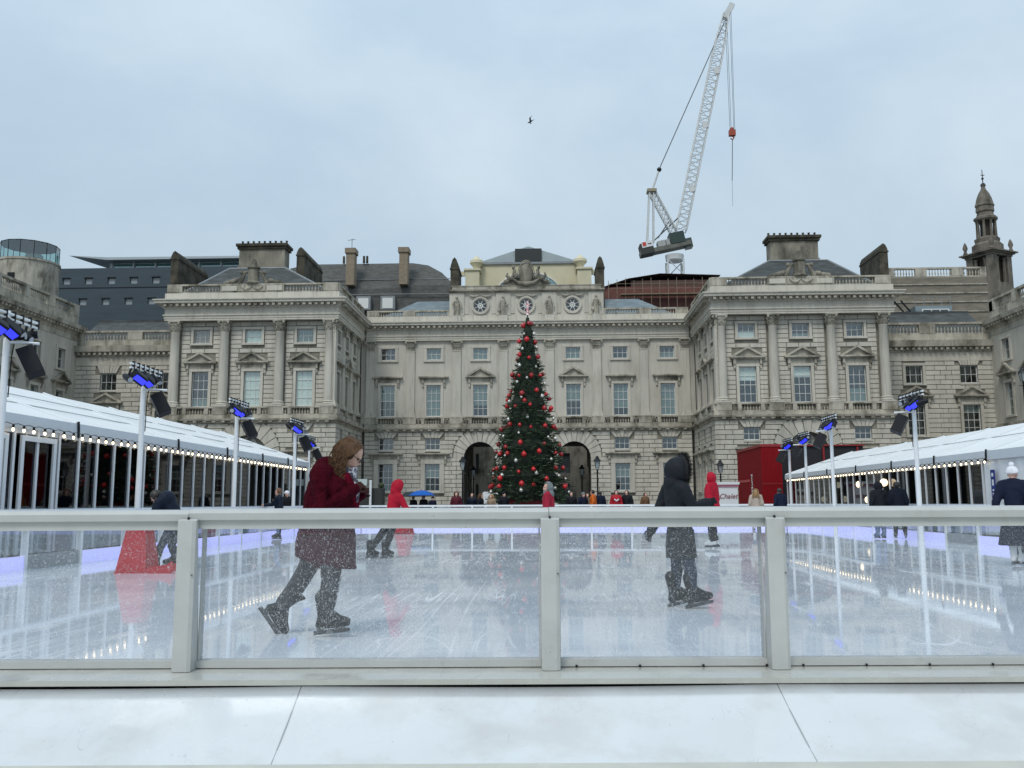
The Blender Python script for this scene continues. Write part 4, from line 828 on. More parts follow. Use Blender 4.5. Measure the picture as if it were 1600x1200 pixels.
t = MB(); t.lathe([(1.2,zb(346)),(1.35,zb(344)),(1.35,zb(341)),(1.0,zb(338)),(0.9,zb(333)),(1.05,zb(331)),(1.0,zb(324)),(1.12,zb(322)),(1.0,zb(318)),(0.85,zb(310)),(0.6,zb(302)),(0.3,zb(296)),(0.22,zb(292)),(0.33,zb(290)),(0.12,zb(286))],8); t.build('spire', TS, T)
t = MB(); t.tube((0,0,zb(288)),(0,0,zb(265)),0.06,0.04,n=6); t.sphere((0,0,zb(289)),0.3,8,6); t.sphere((0,0,zb(279)),0.16,8,6); t.tube((-0.25,0,zb(274)),(0.35,0,zb(273)),0.06,n=5); t.build('weather_vane', BLACK, T)
# houses on the street beyond the passages
S_ = thing('street_building', 'pale stone street building seen through the arched passages', 'building', (XC,118,0))
hl = [(x-0.8,x+0.8,z,z+2.6) for x in (-12,-8,-4,0,4,8,12) for z in (1.0,5.0,9.0)]
w = MB(); wall_holes(w,-16,16,0,13,hl,0,0.4); w.build('wall', STONE2, S_); MB().box(-16,16,0.5,10,0,13).build('inner_wall', ROOM, S_)
for h in hl: MB().box(h[0],h[1],0.3,0.34,h[2],h[3]).build('window', mat('street_window',(0.08,0.09,0.1),0.1), S_)
# bird
bd = MB(); bd.sphere((0,0,0),(0.32,0.09,0.10),10,8)
for s_ in (-1,1): bd.add([(0.1,0.05*s_,0.03),(-0.14,0.05*s_,0.03),(-0.16,0.35*s_,0.22),(0.04,0.38*s_,0.24),(-0.34,0.75*s_,0.12),(0.1,0.05*s_,0.05),(-0.14,0.05*s_,0.05),(-0.16,0.35*s_,0.235),(0.04,0.38*s_,0.255)],[(0,1,2,3),(3,2,4),(5,8,7,6),(8,4,7)])
bd.add([(-0.28,0.0,0.02),(-0.48,0.09,0.0),(-0.48,-0.09,0.0),(-0.28,0,-0.02)],[(0,1,2),(3,2,1)]); bd.sphere((0.31,0,0.04),0.07,8,6)
b_ = bd.build('bird', mat('dark_feathers',(0.03,0.03,0.035),0.7), None, atY(829,190,60), smooth=True); b_.scale = (0.6,0.6,0.6); b_.rotation_euler = (R(25),R(35),R(200)); tag(b_,'small dark bird flying in the open sky','bird')
# ================================================================== rink
RX0, RX1, RYF = -9.3, 11.3, 42.0
FR = R(2.7); FY = 5.62                      # near barrier runs slightly askew
def fl(x, y, z): return Vector((x*math.cos(FR)-y*math.sin(FR), FY+x*math.sin(FR)+y*math.cos(FR), z))
dk = MB(); dk.add([fl(-90,-0.2,-0.03),fl(90,-0.2,-0.03),Vector((90,170,-0.03)),Vector((-90,170,-0.03)),fl(-90,-0.2,-0.5),fl(90,-0.2,-0.5)],[(0,1,2,3),(4,5,1,0)]); structure(dk.build('courtyard', GROUND))
def ice_material():
    m = bpy.data.materials.new('rink_ice'); m.use_nodes = True; t = m.node_tree; b = t.nodes['Principled BSDF']
    geo = N(t,'ShaderNodeNewGeometry'); pos = geo.outputs['Position']
    def noise(scale, rot, st, det=4, dist=0.0):
        mpn = N(t,'ShaderNodeMapping'); mpn.inputs['Rotation'].default_value = (0,0,rot); mpn.inputs['Scale'].default_value = (*st,1); t.links.new(pos, mpn.inputs[0])
        n = N(t,'ShaderNodeTexNoise', inp={'Scale':scale,'Detail':det,'Roughness':0.6,'Distortion':dist}); t.links.new(mpn.outputs[0], n.inputs[0]); return n.outputs['Fac']
    def M(op, a, b_=None, cl=False):
        n = N(t,'ShaderNodeMath', operation=op, use_clamp=cl)
        for i,v in enumerate((a,b_)):
            if v is None: continue
            if isinstance(v,(int,float)): n.inputs[i].default_value = v
            else: t.links.new(v, n.inputs[i])
        return n.outputs[0]
    lines = None
    for sc_,rot,st,th in ((1.6,0.5,(1,0.02),0.006),(1.9,-0.7,(1,0.025),0.006),(1.2,1.3,(1,0.03),0.006),(2.2,2.2,(1,0.02),0.006),(0.5,0.1,(1,0.35),0.004),(0.33,0.7,(1,1),0.0022),(0.22,2.0,(1,0.8),0.0018),(0.6,1.1,(1,0.9),0.003)):
        v = M('ABSOLUTE', M('SUBTRACT', noise(sc_,rot,st,2,0.35), 0.5)); l = M('SUBTRACT', 1.0, M('DIVIDE', v, th), True); lines = l if lines is None else M('MAXIMUM', lines, l)
    frost = noise(0.55,0,(1,1),6,0.6); grain = noise(28,0,(1,1),3)
    fr = N(t,'ShaderNodeMapRange', inp={'From Min':0.36,'From Max':0.68}); t.links.new(frost, fr.inputs[0])
    gate = N(t,'ShaderNodeMapRange', inp={'From Min':0.42,'From Max':0.62}); t.links.new(noise(0.35,0.3,(1,1),3), gate.inputs[0])
    ln = M('MULTIPLY', lines, gate.outputs[0])
    mxc = N(t,'ShaderNodeMix', data_type='RGBA'); t.links.new(fr.outputs[0], mxc.inputs['Factor']); mxc.inputs['A'].default_value = (0.56,0.62,0.70,1); mxc.inputs['B'].default_value = (0.76,0.80,0.85,1)
    mx2 = N(t,'ShaderNodeMix', data_type='RGBA'); t.links.new(M('MULTIPLY', ln, 0.42), mx2.inputs['Factor']); t.links.new(mxc.outputs['Result'], mx2.inputs['A']); mx2.inputs['B'].default_value = (0.93,0.94,0.95,1)
    t.links.new(mx2.outputs['Result'], b.inputs['Base Color'])
    rg = M('ADD', M('MULTIPLY', fr.outputs[0], 0.035), M('ADD', M('MULTIPLY', ln, 0.25), M('MULTIPLY', grain, 0.025)))
    t.links.new(M('ADD', rg, 0.004), b.inputs['Roughness']); b.inputs['IOR'].default_value = 1.36; b.inputs['Specular IOR Level'].default_value = 0.5
    bp = N(t,'ShaderNodeBump', inp={'Strength':0.012,'Distance':0.01}); t.links.new(M('ADD', M('MULTIPLY', noise(2.5,0.2,(1,1),4), 0.6), M('MULTIPLY', lines, 0.25)), bp.inputs['Height']); t.links.new(bp.outputs[0], b.inputs['Normal'])
    return m
ice = MB(); cor = []
for k in range(7): a = math.pi/2*k/6; cor.append((RX1-2+2*math.cos(a), RYF-2+2*math.sin(a)))
for k in range(7): a = math.pi/2+math.pi/2*k/6; cor.append((RX0+2+2*math.cos(a), RYF-2+2*math.sin(a)))
pl_ = [tuple(fl(RX0-0.8,0.02,0)), tuple(fl(RX1+0.3,0.02,0))]
ice.add([(p[0],p[1],0) for p in pl_]+[(x,y,0) for x,y in cor],[tuple(range(2+len(cor)))]); io = ice.build('ice', ice_material()); structure(io)
LED = mat('blue_lit_strip', (0.5,0.5,0.8), 0.3, emit=(0.46,0.49,1.0), estr=0.5)
RAILW = mat('barrier_white', (0.70,0.72,0.73), 0.3, var=0.05, vscale=4)
CLEAR = glass('clear_panel', (0.90,0.93,0.95), 0.03, 0.02)
KICK = mat('kick_board_white', (0.66,0.69,0.74), 0.4, var=0.06, vscale=2)
def barrier(label, pts, gates=(), step=1.9):
    """pts: list of x,y; posts at each step"""
    T_ = thing('rink_barrier', label, 'barrier', (pts[0][0],pts[0][1],0), group='barriers round the ice'); o = Vector((pts[0][0],pts[0][1],0))
    for i in range(len(pts)-1):
        a, b = Vector((*pts[i],0)), Vector((*pts[i+1],0)); d = b-a; L = d.length; d.normalize(); n_ = max(1, round(L/step)); st = L/n_; rz = math.atan2(d.y,d.x)
        for k in range(n_):
            p = a+d*st*k-o
            if k or i == 0: MB().box(-0.04,0.04,-0.05,0.05,0,1.04).build('post', RAILW, T_, p, rz)
            mid = p+d*st/2; gate = any(g0 < (mid+o).y < g1 for g0,g1 in gates)
            put('glass_panel', cached(('bp',round(st,2)), lambda: MB().box(-st/2+0.045,st/2-0.045,-0.006,0.006,0.26,0.98).mesh('glass_panel', CLEAR)), T_, mid, rz)
            if gate: put('gate_panel', cached(('gp',round(st,2)), lambda: MB().box(-st/2+0.045,st/2-0.045,-0.02,0.02,0.0,0.255).mesh('gate_panel', mat('gate_grey',(0.25,0.27,0.28),0.5))), T_, mid, rz)
            else: put('lit_kick_strip', cached(('ks',round(st,2)), lambda: MB().box(-st/2+0.042,st/2-0.042,-0.03,0.03,0.0,0.24).mesh('lit_kick_strip', LED)), T_, mid, rz)
        m_ = (a+b)/2-o; MB().box(-L/2-0.02,L/2+0.02,-0.06,0.06,0.98,1.06).build('top_rail', RAILW, T_, m_, rz)
sideL = [(RX0,6.4),(RX0,RYF-2)]; sideR = [(RX1,6.9),(RX1,RYF-2)]
barrier('clear rink barrier with blue-lit base in front of the left tent', sideL, [(15.6,18.4)])
barrier('clear rink barrier with blue-lit base on the right tent side', sideR, [(24.5,26.8)])
barrier('clear rink barrier with blue-lit base in front of the tree', [(RX0,RYF-2),(RX0+0.6,RYF-0.6),(RX0+2,RYF),(RX1-2,RYF),(RX1-0.6,RYF-0.6),(RX1,RYF-2)])
# ------------------------------------------------------------------ near barrier with wet glass
NF = thing('near_barrier', 'off-white front barrier with wet glass panels and a wide top rail', 'barrier', (0,FY,0), FR)
FRAME = mat('barrier_ivory', (0.475,0.485,0.47), 0.38, var=0.05, vscale=5, bump=0.05, bscale=60, c2=(0.40,0.40,0.37), thresh=(0.58,0.78), rvar=0.08)
WETG = glass('wet_panel', (0.975,0.982,0.99), 0.015, 0.02, drops=True)
fx = lambda px,py: (lambda p: (p.x*math.cos(FR)+(p.y-FY)*math.sin(FR)))(atY(px,py,FY))
posts = [-5.2, -2.186, -0.008, 1.352, 4.2]
rail = [(-0.10,0.99),(-0.10,1.035),(-0.125,1.045),(-0.13,1.085),(-0.11,1.104),(-0.05,1.112),(0.05,1.112),(0.06,1.10),(0.06,0.99)]
edges = [-6.5,-2.19,-0.012,6.5]
for k in range(3):
    mb = MB(); x0, x1 = edges[k]+(0.0015 if k else 0), edges[k+1]-0.0015; n_ = len(rail); dz = (-0.006,0.0,0.002)[k]
    mb.add([(x0,y,z+(dz*2 if k == 0 else dz)) for y,z in rail]+[(x1,y,z+dz) for y,z in rail],[tuple(range(n_)),tuple(range(2*n_-1,n_-1,-1))]+[(i,i+n_,(i+1)%n_+n_,(i+1)%n_) for i in range(n_)])
    mb.build('top_rail', FRAME, NF)
for k,x in enumerate(posts):
    mb = MB(); w_ = 0.055; z0, z1 = 0.163, 1.04; yf = -0.175
    mb.add([(x-w_,yf+0.012,z0),(x-w_+0.02,yf,z0),(x+w_-0.02,yf,z0),(x+w_,yf+0.012,z0),(x+w_,-0.02,z0),(x-w_,-0.02,z0)]+[(x-w_,yf+0.012,z1),(x-w_+0.02,yf,z1),(x+w_-0.02,yf,z1),(x+w_,yf+0.012,z1),(x+w_,-0.132,z1+0.012),(x-w_,-0.132,z1+0.012)],
           [(0,1,7,6),(1,2,8,7),(2,3,9,8),(3,4,10,9),(4,5,11,10),(5,0,6,11),(6,7,8,9,10,11)])
    po = mb.build('post', FRAME, NF)
    MB().box(x-0.006,x+0.006,yf+0.03,yf+0.042,z1+0.004,z1+0.022).build('cap_screw', BLACK, po)
    for z in (0.72,): MB().lathe([(0.006,0),(0.006,0.004)],8,(0,0,0)).build('side_screw', BLACK, po, (x+w_-0.01,yf-0.001,z))
for k in range(len(posts)-1):
    a, b = posts[k]+0.056, posts[k+1]-0.056
    MB().box(a,b,-0.016,-0.004,0.2,0.995).build('glass_panel', WETG, NF)
    MB().box(a,b,-0.07,0.03,0.168,0.208).build('bottom_rail', FRAME, NF)
    MB().box(a+0.001,a+0.008,-0.05,0.02,0.2085,0.9895).build('glazing_bead', FRAME, NF); MB().box(b-0.008,b-0.001,-0.05,0.02,0.2085,0.9895).build('glazing_bead', FRAME, NF)
    q = a+0.1
    if k >= 2:
        while q < b: MB().lathe([(0.007,0),(0.007,0.012)],8).build('fixing_bolt', BLACK, NF, (q,-0.078,0.166)); q += 0.38
lg = MB(); n_ = 4; pr_ = [(-0.34,0.148),(-0.34,0.118),(0.06,0.0),(0.06,0.166),(-0.19,0.16)]
lg.add([(-7,y,z) for y,z in pr_]+[(7,y,z) for y,z in pr_],[tuple(range(5)),tuple(range(9,4,-1))]+[(i,i+5,(i+1)%5+5,(i+1)%5) for i in range(5)]); lg.build('base_ledge', mat('ledge_ivory',(0.46,0.46,0.42),0.22,var=0.08,vscale=6,rvar=0.1,coat=0.3), NF)
WETW = mat('wet_white_board', (0.66,0.69,0.70), 0.22, var=0.02, vscale=1.6, bump=0.02, bscale=30, rvar=0.17, coat=0.2, c2=(0.60,0.61,0.605), thresh=(0.47,0.58))
Rp = thing('ramp_skirt', 'sloping white plastic boards below the front barrier', 'ramp', (0,FY,0), FR)
seams = [-6.85,-4.142,-1.436,1.27,3.976,6.7]; random.seed(3)
for k in range(5):
    a, b = seams[k]+0.002, seams[k+1]-0.002; mb = MB(); nx, ny = 14, 6; vs_ = []
    for j in range(ny+1):
        t_ = j/ny
        for i in range(nx+1):
            x = a+(b-a)*i/nx; y = -0.335-0.67*t_; sag = 0.012*math.sin(3.1*i/nx)*(1-t_)*(1 if k in (1,2) else 0.4)
            vs_.append((x,y,0.114-0.264*t_-0.010*math.sin(math.pi*t_)-sag))
    mb.add(vs_,[(j*(nx+1)+i,j*(nx+1)+i+1,(j+1)*(nx+1)+i+1,(j+1)*(nx+1)+i) for j in range(ny) for i in range(nx)])
    nb = len(vs_); mb.add([(x,y,z-0.012) for x,y,z in vs_[:nx+1]],[]); 
    for i in range(nx): mb.f.append((i,i+1,nb+i+1,nb+i)); mb.m.append(0)
    mb.build('skirt_board', WETW, Rp, smooth=True)
    MB().add([(a-0.006,-0.335,0.104),(a+0.002,-0.335,0.104),(a+0.002,-1.005,-0.155),(a-0.006,-1.005,-0.155)],[(0,1,2,3)]).build('joint_strip', mat('grey_joint',(0.33,0.35,0.36),0.5), Rp)
wk = MB(); wk.add([fl(-60,-0.975,-0.136),fl(60,-0.975,-0.136),Vector((60,-30,-0.136)),Vector((-60,-30,-0.136))],[(0,1,2,3)]); structure(wk.build('walkway', mat('ivory_walkway',(0.55,0.54,0.47),0.4,var=0.1,vscale=4,rvar=0.1)))
uf = MB(); uf.add([fl(-8,-0.34,-0.25),fl(8,-0.34,-0.25),fl(8,-0.30,0.07),fl(-8,-0.30,0.07)],[(0,1,2,3)])
def scuffs(m, dark=(0.33,0.34,0.34)):
    t = m.node_tree; b = t.nodes['Principled BSDF']; src = b.inputs['Base Color'].links[0].from_socket; geo = N(t,'ShaderNodeNewGeometry'); out = None
    for sc_,rot,st,th,gs in ((2.0,0.4,(1,0.06,1),0.004,1.1),(3.0,-0.5,(1,0.05,1),0.004,1.7),(1.2,1.2,(1,0.1,1),0.003,0.9)):
        mpn = N(t,'ShaderNodeMapping'); mpn.inputs['Rotation'].default_value = (0,0,rot); mpn.inputs['Scale'].default_value = st; t.links.new(geo.outputs['Position'], mpn.inputs[0])
        n = N(t,'ShaderNodeTexNoise', inp={'Scale':sc_*3,'Detail':2}); t.links.new(mpn.outputs[0], n.inputs[0])
        a = N(t,'ShaderNodeMath', operation='SUBTRACT', inp={1:0.5}); t.links.new(n.outputs['Fac'], a.inputs[0]); a2 = N(t,'ShaderNodeMath', operation='ABSOLUTE'); t.links.new(a.outputs[0], a2.inputs[0])
        l = N(t,'ShaderNodeMapRange', inp={'From Min':0.0,'From Max':th,'To Min':1.0,'To Max':0.0}); t.links.new(a2.outputs[0], l.inputs[0])
        g = N(t,'ShaderNodeTexNoise', inp={'Scale':gs*2,'Detail':3}); t.links.new(geo.outputs['Position'], g.inputs[0]); gr = N(t,'ShaderNodeMapRange', inp={'From Min':0.55,'From Max':0.68,'To Max':0.5}); t.links.new(g.outputs['Fac'], gr.inputs[0])
        mu = N(t,'ShaderNodeMath', operation='MULTIPLY'); t.links.new(l.outputs[0], mu.inputs[0]); t.links.new(gr.outputs[0], mu.inputs[1])
        if out is None: out = mu.outputs[0]
        else: q = N(t,'ShaderNodeMath', operation='MAXIMUM'); t.links.new(out, q.inputs[0]); t.links.new(mu.outputs[0], q.inputs[1]); out = q.outputs[0]
    v = N(t,'ShaderNodeTexVoronoi', inp={'Scale':9.0}); t.links.new(geo.outputs['Position'], v.inputs[0]); vr = N(t,'ShaderNodeMapRange', inp={'From Min':0.03,'From Max':0.05,'To Min':0.7,'To Max':0.0}); t.links.new(v.outputs['Distance'], vr.inputs[0])
    q = N(t,'ShaderNodeMath', operation='MAXIMUM'); t.links.new(out, q.inputs[0]); t.links.new(vr.outputs[0], q.inputs[1])
    mx_ = N(t,'ShaderNodeMix', data_type='RGBA'); t.links.new(q.outputs[0], mx_.inputs['Factor']); t.links.new(src, mx_.inputs['A']); mx_.inputs['B'].default_value = (*dark,1); t.links.new(mx_.outputs['Result'], b.inputs['Base Color'])
scuffs(WETW); scuffs(FRAME,(0.25,0.24,0.22)); scuffs(MATS['ledge_ivory'],(0.22,0.21,0.18))
# ================================================================== tents
PVC = mat('tent_pvc', (0.80,0.82,0.82), 0.4, var=0.05, vscale=1.2, bump=0.15, bscale=2.0)
VAL = mat('tent_valance', (0.62,0.66,0.69), 0.5, var=0.04, vscale=2)
ALU = mat('tent_aluminium', (0.55,0.58,0.60), 0.4, metal=0.2)
TGL = glass('tent_glass', (0.34,0.39,0.44), 0.0, 0.02)
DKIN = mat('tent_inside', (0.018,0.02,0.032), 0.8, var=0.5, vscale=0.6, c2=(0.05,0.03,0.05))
TEAL = mat('tent_dado', (0.22,0.28,0.30), 0.5)
def tent(label, xe, ze, xr, zr, y0, y1, sg, glassY, straps, purl):
    """sg: direction from eave to ridge; wall stands at xe"""
    T_ = thing('marquee_tent', label, 'tent', (xe,y0,0)); xb = 2*(xr-xe); xr_ = xr-xe; rise = zr-ze
    P = lambda x,y,z: (x,y-y0,z)
    ys = [y0]+list(straps)+[y1]
    for a,b in zip(ys[:-1],ys[1:]):
        n_ = 10; mb = MB(); vs_ = []
        for i in range(n_+1):
            t_ = i/n_
            for j in range(5):
                s_ = j/4; y = a+(b-a)*s_; sag = 0.05*math.sin(math.pi*s_)*math.sin(math.pi*t_)
                vs_.append(P(xr_*t_-sg*0.12*(1-t_), y, ze+rise*t_-sag))
        mb.add(vs_,[(i*5+j,i*5+j+1,(i+1)*5+j+1,(i+1)*5+j) for i in range(n_) for j in range(4)]); mb.build('roof_panel', PVC, T_, smooth=True)
        mb = MB(); mb.quad(P(xr_,a,zr),P(xr_,b,zr),P(xb,b,ze),P(xb,a,ze)); mb.build('roof_panel', PVC, T_)
        mb = MB(); mb.box(-sg*0.13-0.006,-sg*0.13+0.006,a-y0+0.004,b-y0-0.004,ze-0.30,ze+0.01); mb.build('valance', VAL, T_)
        MB().tube(P(-sg*0.1,b,ze+0.02),P(xr_,b,zr+0.02),0.035,n=6).build('roof_beam', VAL, T_)
    for t_ in purl: MB().tube(P(xr_*t_,y0,ze+rise*t_+0.03),P(xr_*t_,y1,ze+rise*t_+0.03),0.016,n=5).build('roof_cable', mat('grey_seam',(0.40,0.42,0.43),0.6), T_)
    for y in straps:
        MB().path([P(-sg*0.15,y,ze+0.06),P(-sg*0.165,y,ze-0.12),P(-sg*0.15,y+0.04,ze-0.36)],0.035,6).build('strap', BLACK, T_)
    g0, g1 = glassY; n_ = round((g1-g0)/0.95); st = (g1-g0)/n_
    for k in range(n_+1): MB().box(-0.05,0.05,-0.045,0.045,0,ze-0.1).build('mullion', WHITE, T_, (0,g0+k*st-y0,0))
    for k in range(n_):
        y = g0+(k+0.5)*st-y0
        put('glass_panel', cached(('tp',round(st,3),ze), lambda: MB().box(-0.008,0.008,-st/2+0.046,st/2-0.046,1.07,ze-0.42).mesh('glass_panel', TGL)), T_, (0,y,0))
        put('dado_panel', cached(('td',round(st,3),ze), lambda: MB().box(-0.012,0.012,-st/2+0.046,st/2-0.046,0.0,1.06).mesh('dado_panel', TEAL)), T_, (0,y,0))
        put('fanlight', cached(('tf',round(st,3),ze), lambda: MB().box(-0.012,0.012,-st/2+0.046,st/2-0.046,ze-0.41,ze-0.1).mesh('fanlight', WHITE)), T_, (0,y,0))
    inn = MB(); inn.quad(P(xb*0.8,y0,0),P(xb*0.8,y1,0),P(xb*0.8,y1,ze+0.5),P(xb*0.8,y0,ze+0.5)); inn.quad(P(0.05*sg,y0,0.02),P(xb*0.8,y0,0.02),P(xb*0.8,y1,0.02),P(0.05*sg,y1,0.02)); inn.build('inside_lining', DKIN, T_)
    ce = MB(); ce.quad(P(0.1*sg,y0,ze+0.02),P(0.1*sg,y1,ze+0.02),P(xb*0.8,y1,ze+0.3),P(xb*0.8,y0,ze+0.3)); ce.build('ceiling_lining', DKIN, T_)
    gb = MB(); gb.add([P(0,y1,0),P(0,y1,ze),P(xr_,y1,zr),P(xb,y1,ze),P(xb,y1,0)],[(0,1,2,3,4)]); gb.build('gable', PVC, T_)
    gb = MB(); gb.add([P(0,y0,0),P(0,y0,ze),P(xr_,y0,zr),P(xb,y0,ze),P(xb,y0,0)],[(0,1,2,3,4)]); gb.build('gable', PVC, T_)
    return T_
tl = tent('long white marquee with dark glass walls along the left side of the rink', -12.3, 3.2, -16.8, 4.8, 10.0, 45.0, -1, (10.5,44.9), (17.4,22.6,28.9,33.4,37.6,41.3), (0.33,0.62))
tr_ = tent('white marquee with lit globes and a plain side panel right of the rink', 15.1, 2.85, 19.3, 4.3, 20.0, 58.0, 1, (32.0,57.9), (26,31.4,35.6,40,44.6,49.2,53.6), (0.5,))
MB().box(-0.015,0.015,0,11.9,0,2.62).build('side_panel', PVC, tr_)
# shallow folds hanging in the plain side panel
fo = MB(); nn = 60
fo.add([(-0.05-0.03*math.sin(k*1.7)*math.sin(k*0.37),k*0.2,z) for z in (0.02,2.6) for k in range(nn)],[(k,k+1,nn+k+1,nn+k) for k in range(nn-1)]); fo.build('side_curtain', PVC, tr_, smooth=True)
sgn = MB().box(-0.02,0.0,-0.14,0.14,0,0.95).build('notice_banner', mat('navy_sign',(0.01,0.03,0.20),0.4), None, atY(1553,778,31.7)+Vector((-0.15,0,0)))
sgn.location = (14.95, 14.95*ray(1553,762)[1]/ray(1553,762)[0], 1.25); tag(sgn,'narrow navy blue sign with white marks on the plain tent wall','sign')
for z_,h_ in ((0.72,0.12),(0.42,0.2),(0.24,0.05),(0.08,0.1)): MB().box(-0.026,-0.021,-0.06,0.06,z_,z_+h_).build('white_mark', WHITE, sgn)
# doors in the left tent
for yy in (19.0,21.0):
    d_ = MB(); d_.box(0.05,0.1,yy-10-0.75,yy-10-0.62,0,2.75); d_.box(0.05,0.1,yy-10+0.62,yy-10+0.75,0,2.75); d_.box(0.05,0.1,yy-10-0.619,yy-10+0.619,2.62,2.75); d_.build('door_frame', WHITE, tl)
# lamps glowing inside the right tent
GLOBE = mat('warm_globe', (0.9,0.8,0.6), 0.4, emit=(1.0,0.74,0.45), estr=2.2)
for px,py,yy in ((1309,758,44),(1343,757,40),(1381,754,36.5),(1288,780,47),(1320,780,43),(1357,781,39)):
    p = atY(px,py,yy*1.12); gl_ = MB().sphere((0,0,0),0.17,12,8).build('globe_lamp', GLOBE, None, p, smooth=True); tag(gl_, 'warm globe lamp hanging high inside the right tent behind the glass' if py < 770 else 'warm globe lamp standing low inside the right tent behind the glass','lamp','globe lamps in the right tent')
# string lights
BULB = mat('warm_bulb', (1.0,0.9,0.7), 0.3, emit=(1.0,0.78,0.48), estr=5.0)
def string_lights(label, x, z, y0, y1, step):
    S = thing('string_lights', label, 'lights', (x,y0,z)); n_ = int((y1-y0)/step); pts = []
    for k in range(n_*2+1): pts.append((0,k*step/2,-0.03 if k%2 else 0.0))
    MB().path(pts,0.009,5).build('cable', BLACK, S)
    sm_ = MB().lathe([(0.026,0),(0.03,-0.02),(0.028,-0.075)],8).mesh('socket', BLACK); bm_ = MB().sphere((0,0,-0.115),(0.031,0.031,0.042),8,6).mesh('bulb', BULB, True)
    for k in range(n_):
        p = (0.0+random.uniform(-0.015,0.015),(k+0.5)*step+random.uniform(-0.03,0.03),-0.03); put('socket', sm_, S, p); put('bulb', bm_, S, p)
string_lights('string of warm bulbs under the eave of the left tent', -12.08, 2.97, 16.0, 44.8, 0.43)
string_lights('string of warm bulbs under the eave of the right tent', 14.88, 2.62, 31.2, 57.5, 0.45)
# ================================================================== floodlight poles
BLUEL = mat('blue_light_lens', (0.02,0.02,0.3), 0.2, emit=(0.03,0.04,1.0), estr=1.15)
SPOTB = mat('spot_housing', (0.010,0.011,0.014), 0.5, spec=0.2)
def flood_pole(p, sg, label, k, h=None):
    h = h or p.z; T_ = thing('floodlight_pole', label, 'floodlight', (p.x,p.y,0), group='floodlight poles round the rink')
    MB().tube((0,0,0),(0,0,h-0.5),0.075,0.06,n=10).build('pole', WHITE, T_, smooth='auto'); MB().tube((0,0,h-0.499),(0,0,h+0.03),0.035,0.035,n=8).build('mast_top', WHITE, T_, smooth='auto')
    L = 0.85; rd = random.Random(k)
    for z_ in (h-0.04,h-0.14): MB().tube((0.05*sg,-L,z_),(0.05*sg,L,z_),0.028,n=7).build('truss_bar', WHITE, T_)
    for q in range(7): MB().box(0.05*sg-0.03,0.05*sg+0.03,-L+0.14+q*0.26,-L+0.18+q*0.26,h-0.16,h+0.03).build('clamp', BLACK, T_)
    for q,y in enumerate((-0.62,-0.22)):
        M_ = Matrix.Rotation(sg*R(50+10*q),3,'Y') @ Matrix.Rotation(R(-34)*sg,3,'Z')
        f = MB().obox((0.16*sg,y,h-0.36),(0.10,0.18,0.12),M_).build('flood_lamp', SPOTB, T_)
        # the lens faces the ice, down and inwards
        nrm = M_ @ Vector((sg,0,0)); c_ = Vector((0.16*sg,y,h-0.36))+nrm*0.104
        MB().obox(c_,(0.006,0.165,0.07),M_).build('lens', BLUEL, f)
        MB().tube((0.05*sg,y,h-0.16),(0.14*sg,y,h-0.3),0.03,n=6).build('yoke', BLACK, f)
    for q,y in enumerate((-0.8,-0.42,0.05,0.3,0.52,0.74)):
        c_ = Vector((rd.uniform(-0.06,0.16)*sg,y,h-rd.uniform(0.2,0.42))); d_ = Vector((sg*rd.uniform(0.1,0.9),rd.uniform(-0.9,0.4),rd.uniform(-0.9,0.1))).normalized()
        f = MB().path([c_-d_*0.16,c_-d_*0.05,c_+d_*0.16],[0.06,0.085,0.075],10).build('spotlight', SPOTB, T_, smooth='auto')
        MB().path([c_+d_*0.161,c_+d_*0.168],[0.062,0.062],10).build('lens', mat('pale_lens',(0.35,0.38,0.42),0.1), f); MB().tube((0.05*sg,y,h-0.16),c_,0.028,n=6).build('yoke', BLACK, f)
    MB().tube((0,0,h-0.56),(sg*0.48,0.25,h-0.56),0.03,n=7).build('speaker_arm', WHITE, T_)
    M_ = Matrix.Rotation(sg*R(-28),3,'Y') @ Matrix.Rotation(sg*R(25),3,'Z')
    s_ = MB().obox((sg*0.36,0.2,h-0.92),(0.15,0.17,0.27),M_).build('loudspeaker', SPOTB, T_); MB().tube((sg*0.36,0.2,h-0.56),(sg*0.36,0.2,h-0.72),0.025,n=6).build('bracket', BLACK, s_)
    nr = M_ @ Vector((sg,0,0)); MB().obox(Vector((sg*0.36,0.2,h-0.92))+nr*0.153,(0.004,0.15,0.25),M_).build('grille', mat('speaker_grille',(0.012,0.014,0.02),0.7,spec=0.15), s_)
    MB().path([(0.02*sg,0.03,h-0.1),(0.12*sg,0.1,h-0.35),(0.07*sg,0.07,h-0.8),(0.065*sg,0.05,h-1.6)],0.012,5).build('cable', BLACK, T_)
labs = ['white floodlight pole nearest the tent doors, blue lamps and a speaker','second white floodlight pole along the left tent, beside the red skating aid','third white floodlight pole along the left tent, blue lamps on top','fourth white floodlight pole along the left tent, near the burgundy skater','slim white floodlight pole at the far corner of the left tent',
        'white floodlight pole beside the two dark-clad skaters at the right tent','white floodlight pole beside the wheel window arch at the right tent','white floodlight pole at the far end of the right tent','slim white floodlight pole beside the red box']
for k,(px,py,Y,sg) in enumerate(((14,488,16.1,1),(226,573,21.5,1),(371,626,28,1),(462,656,34.3,1),(484,682,45.5,1),(1426,614,26.8,-1),(1297,650,34,-1),(1257,676,42.5,-1),(1232,686,46.5,-1))):
    flood_pole(atY(px,py,Y), sg, labs[k], k)
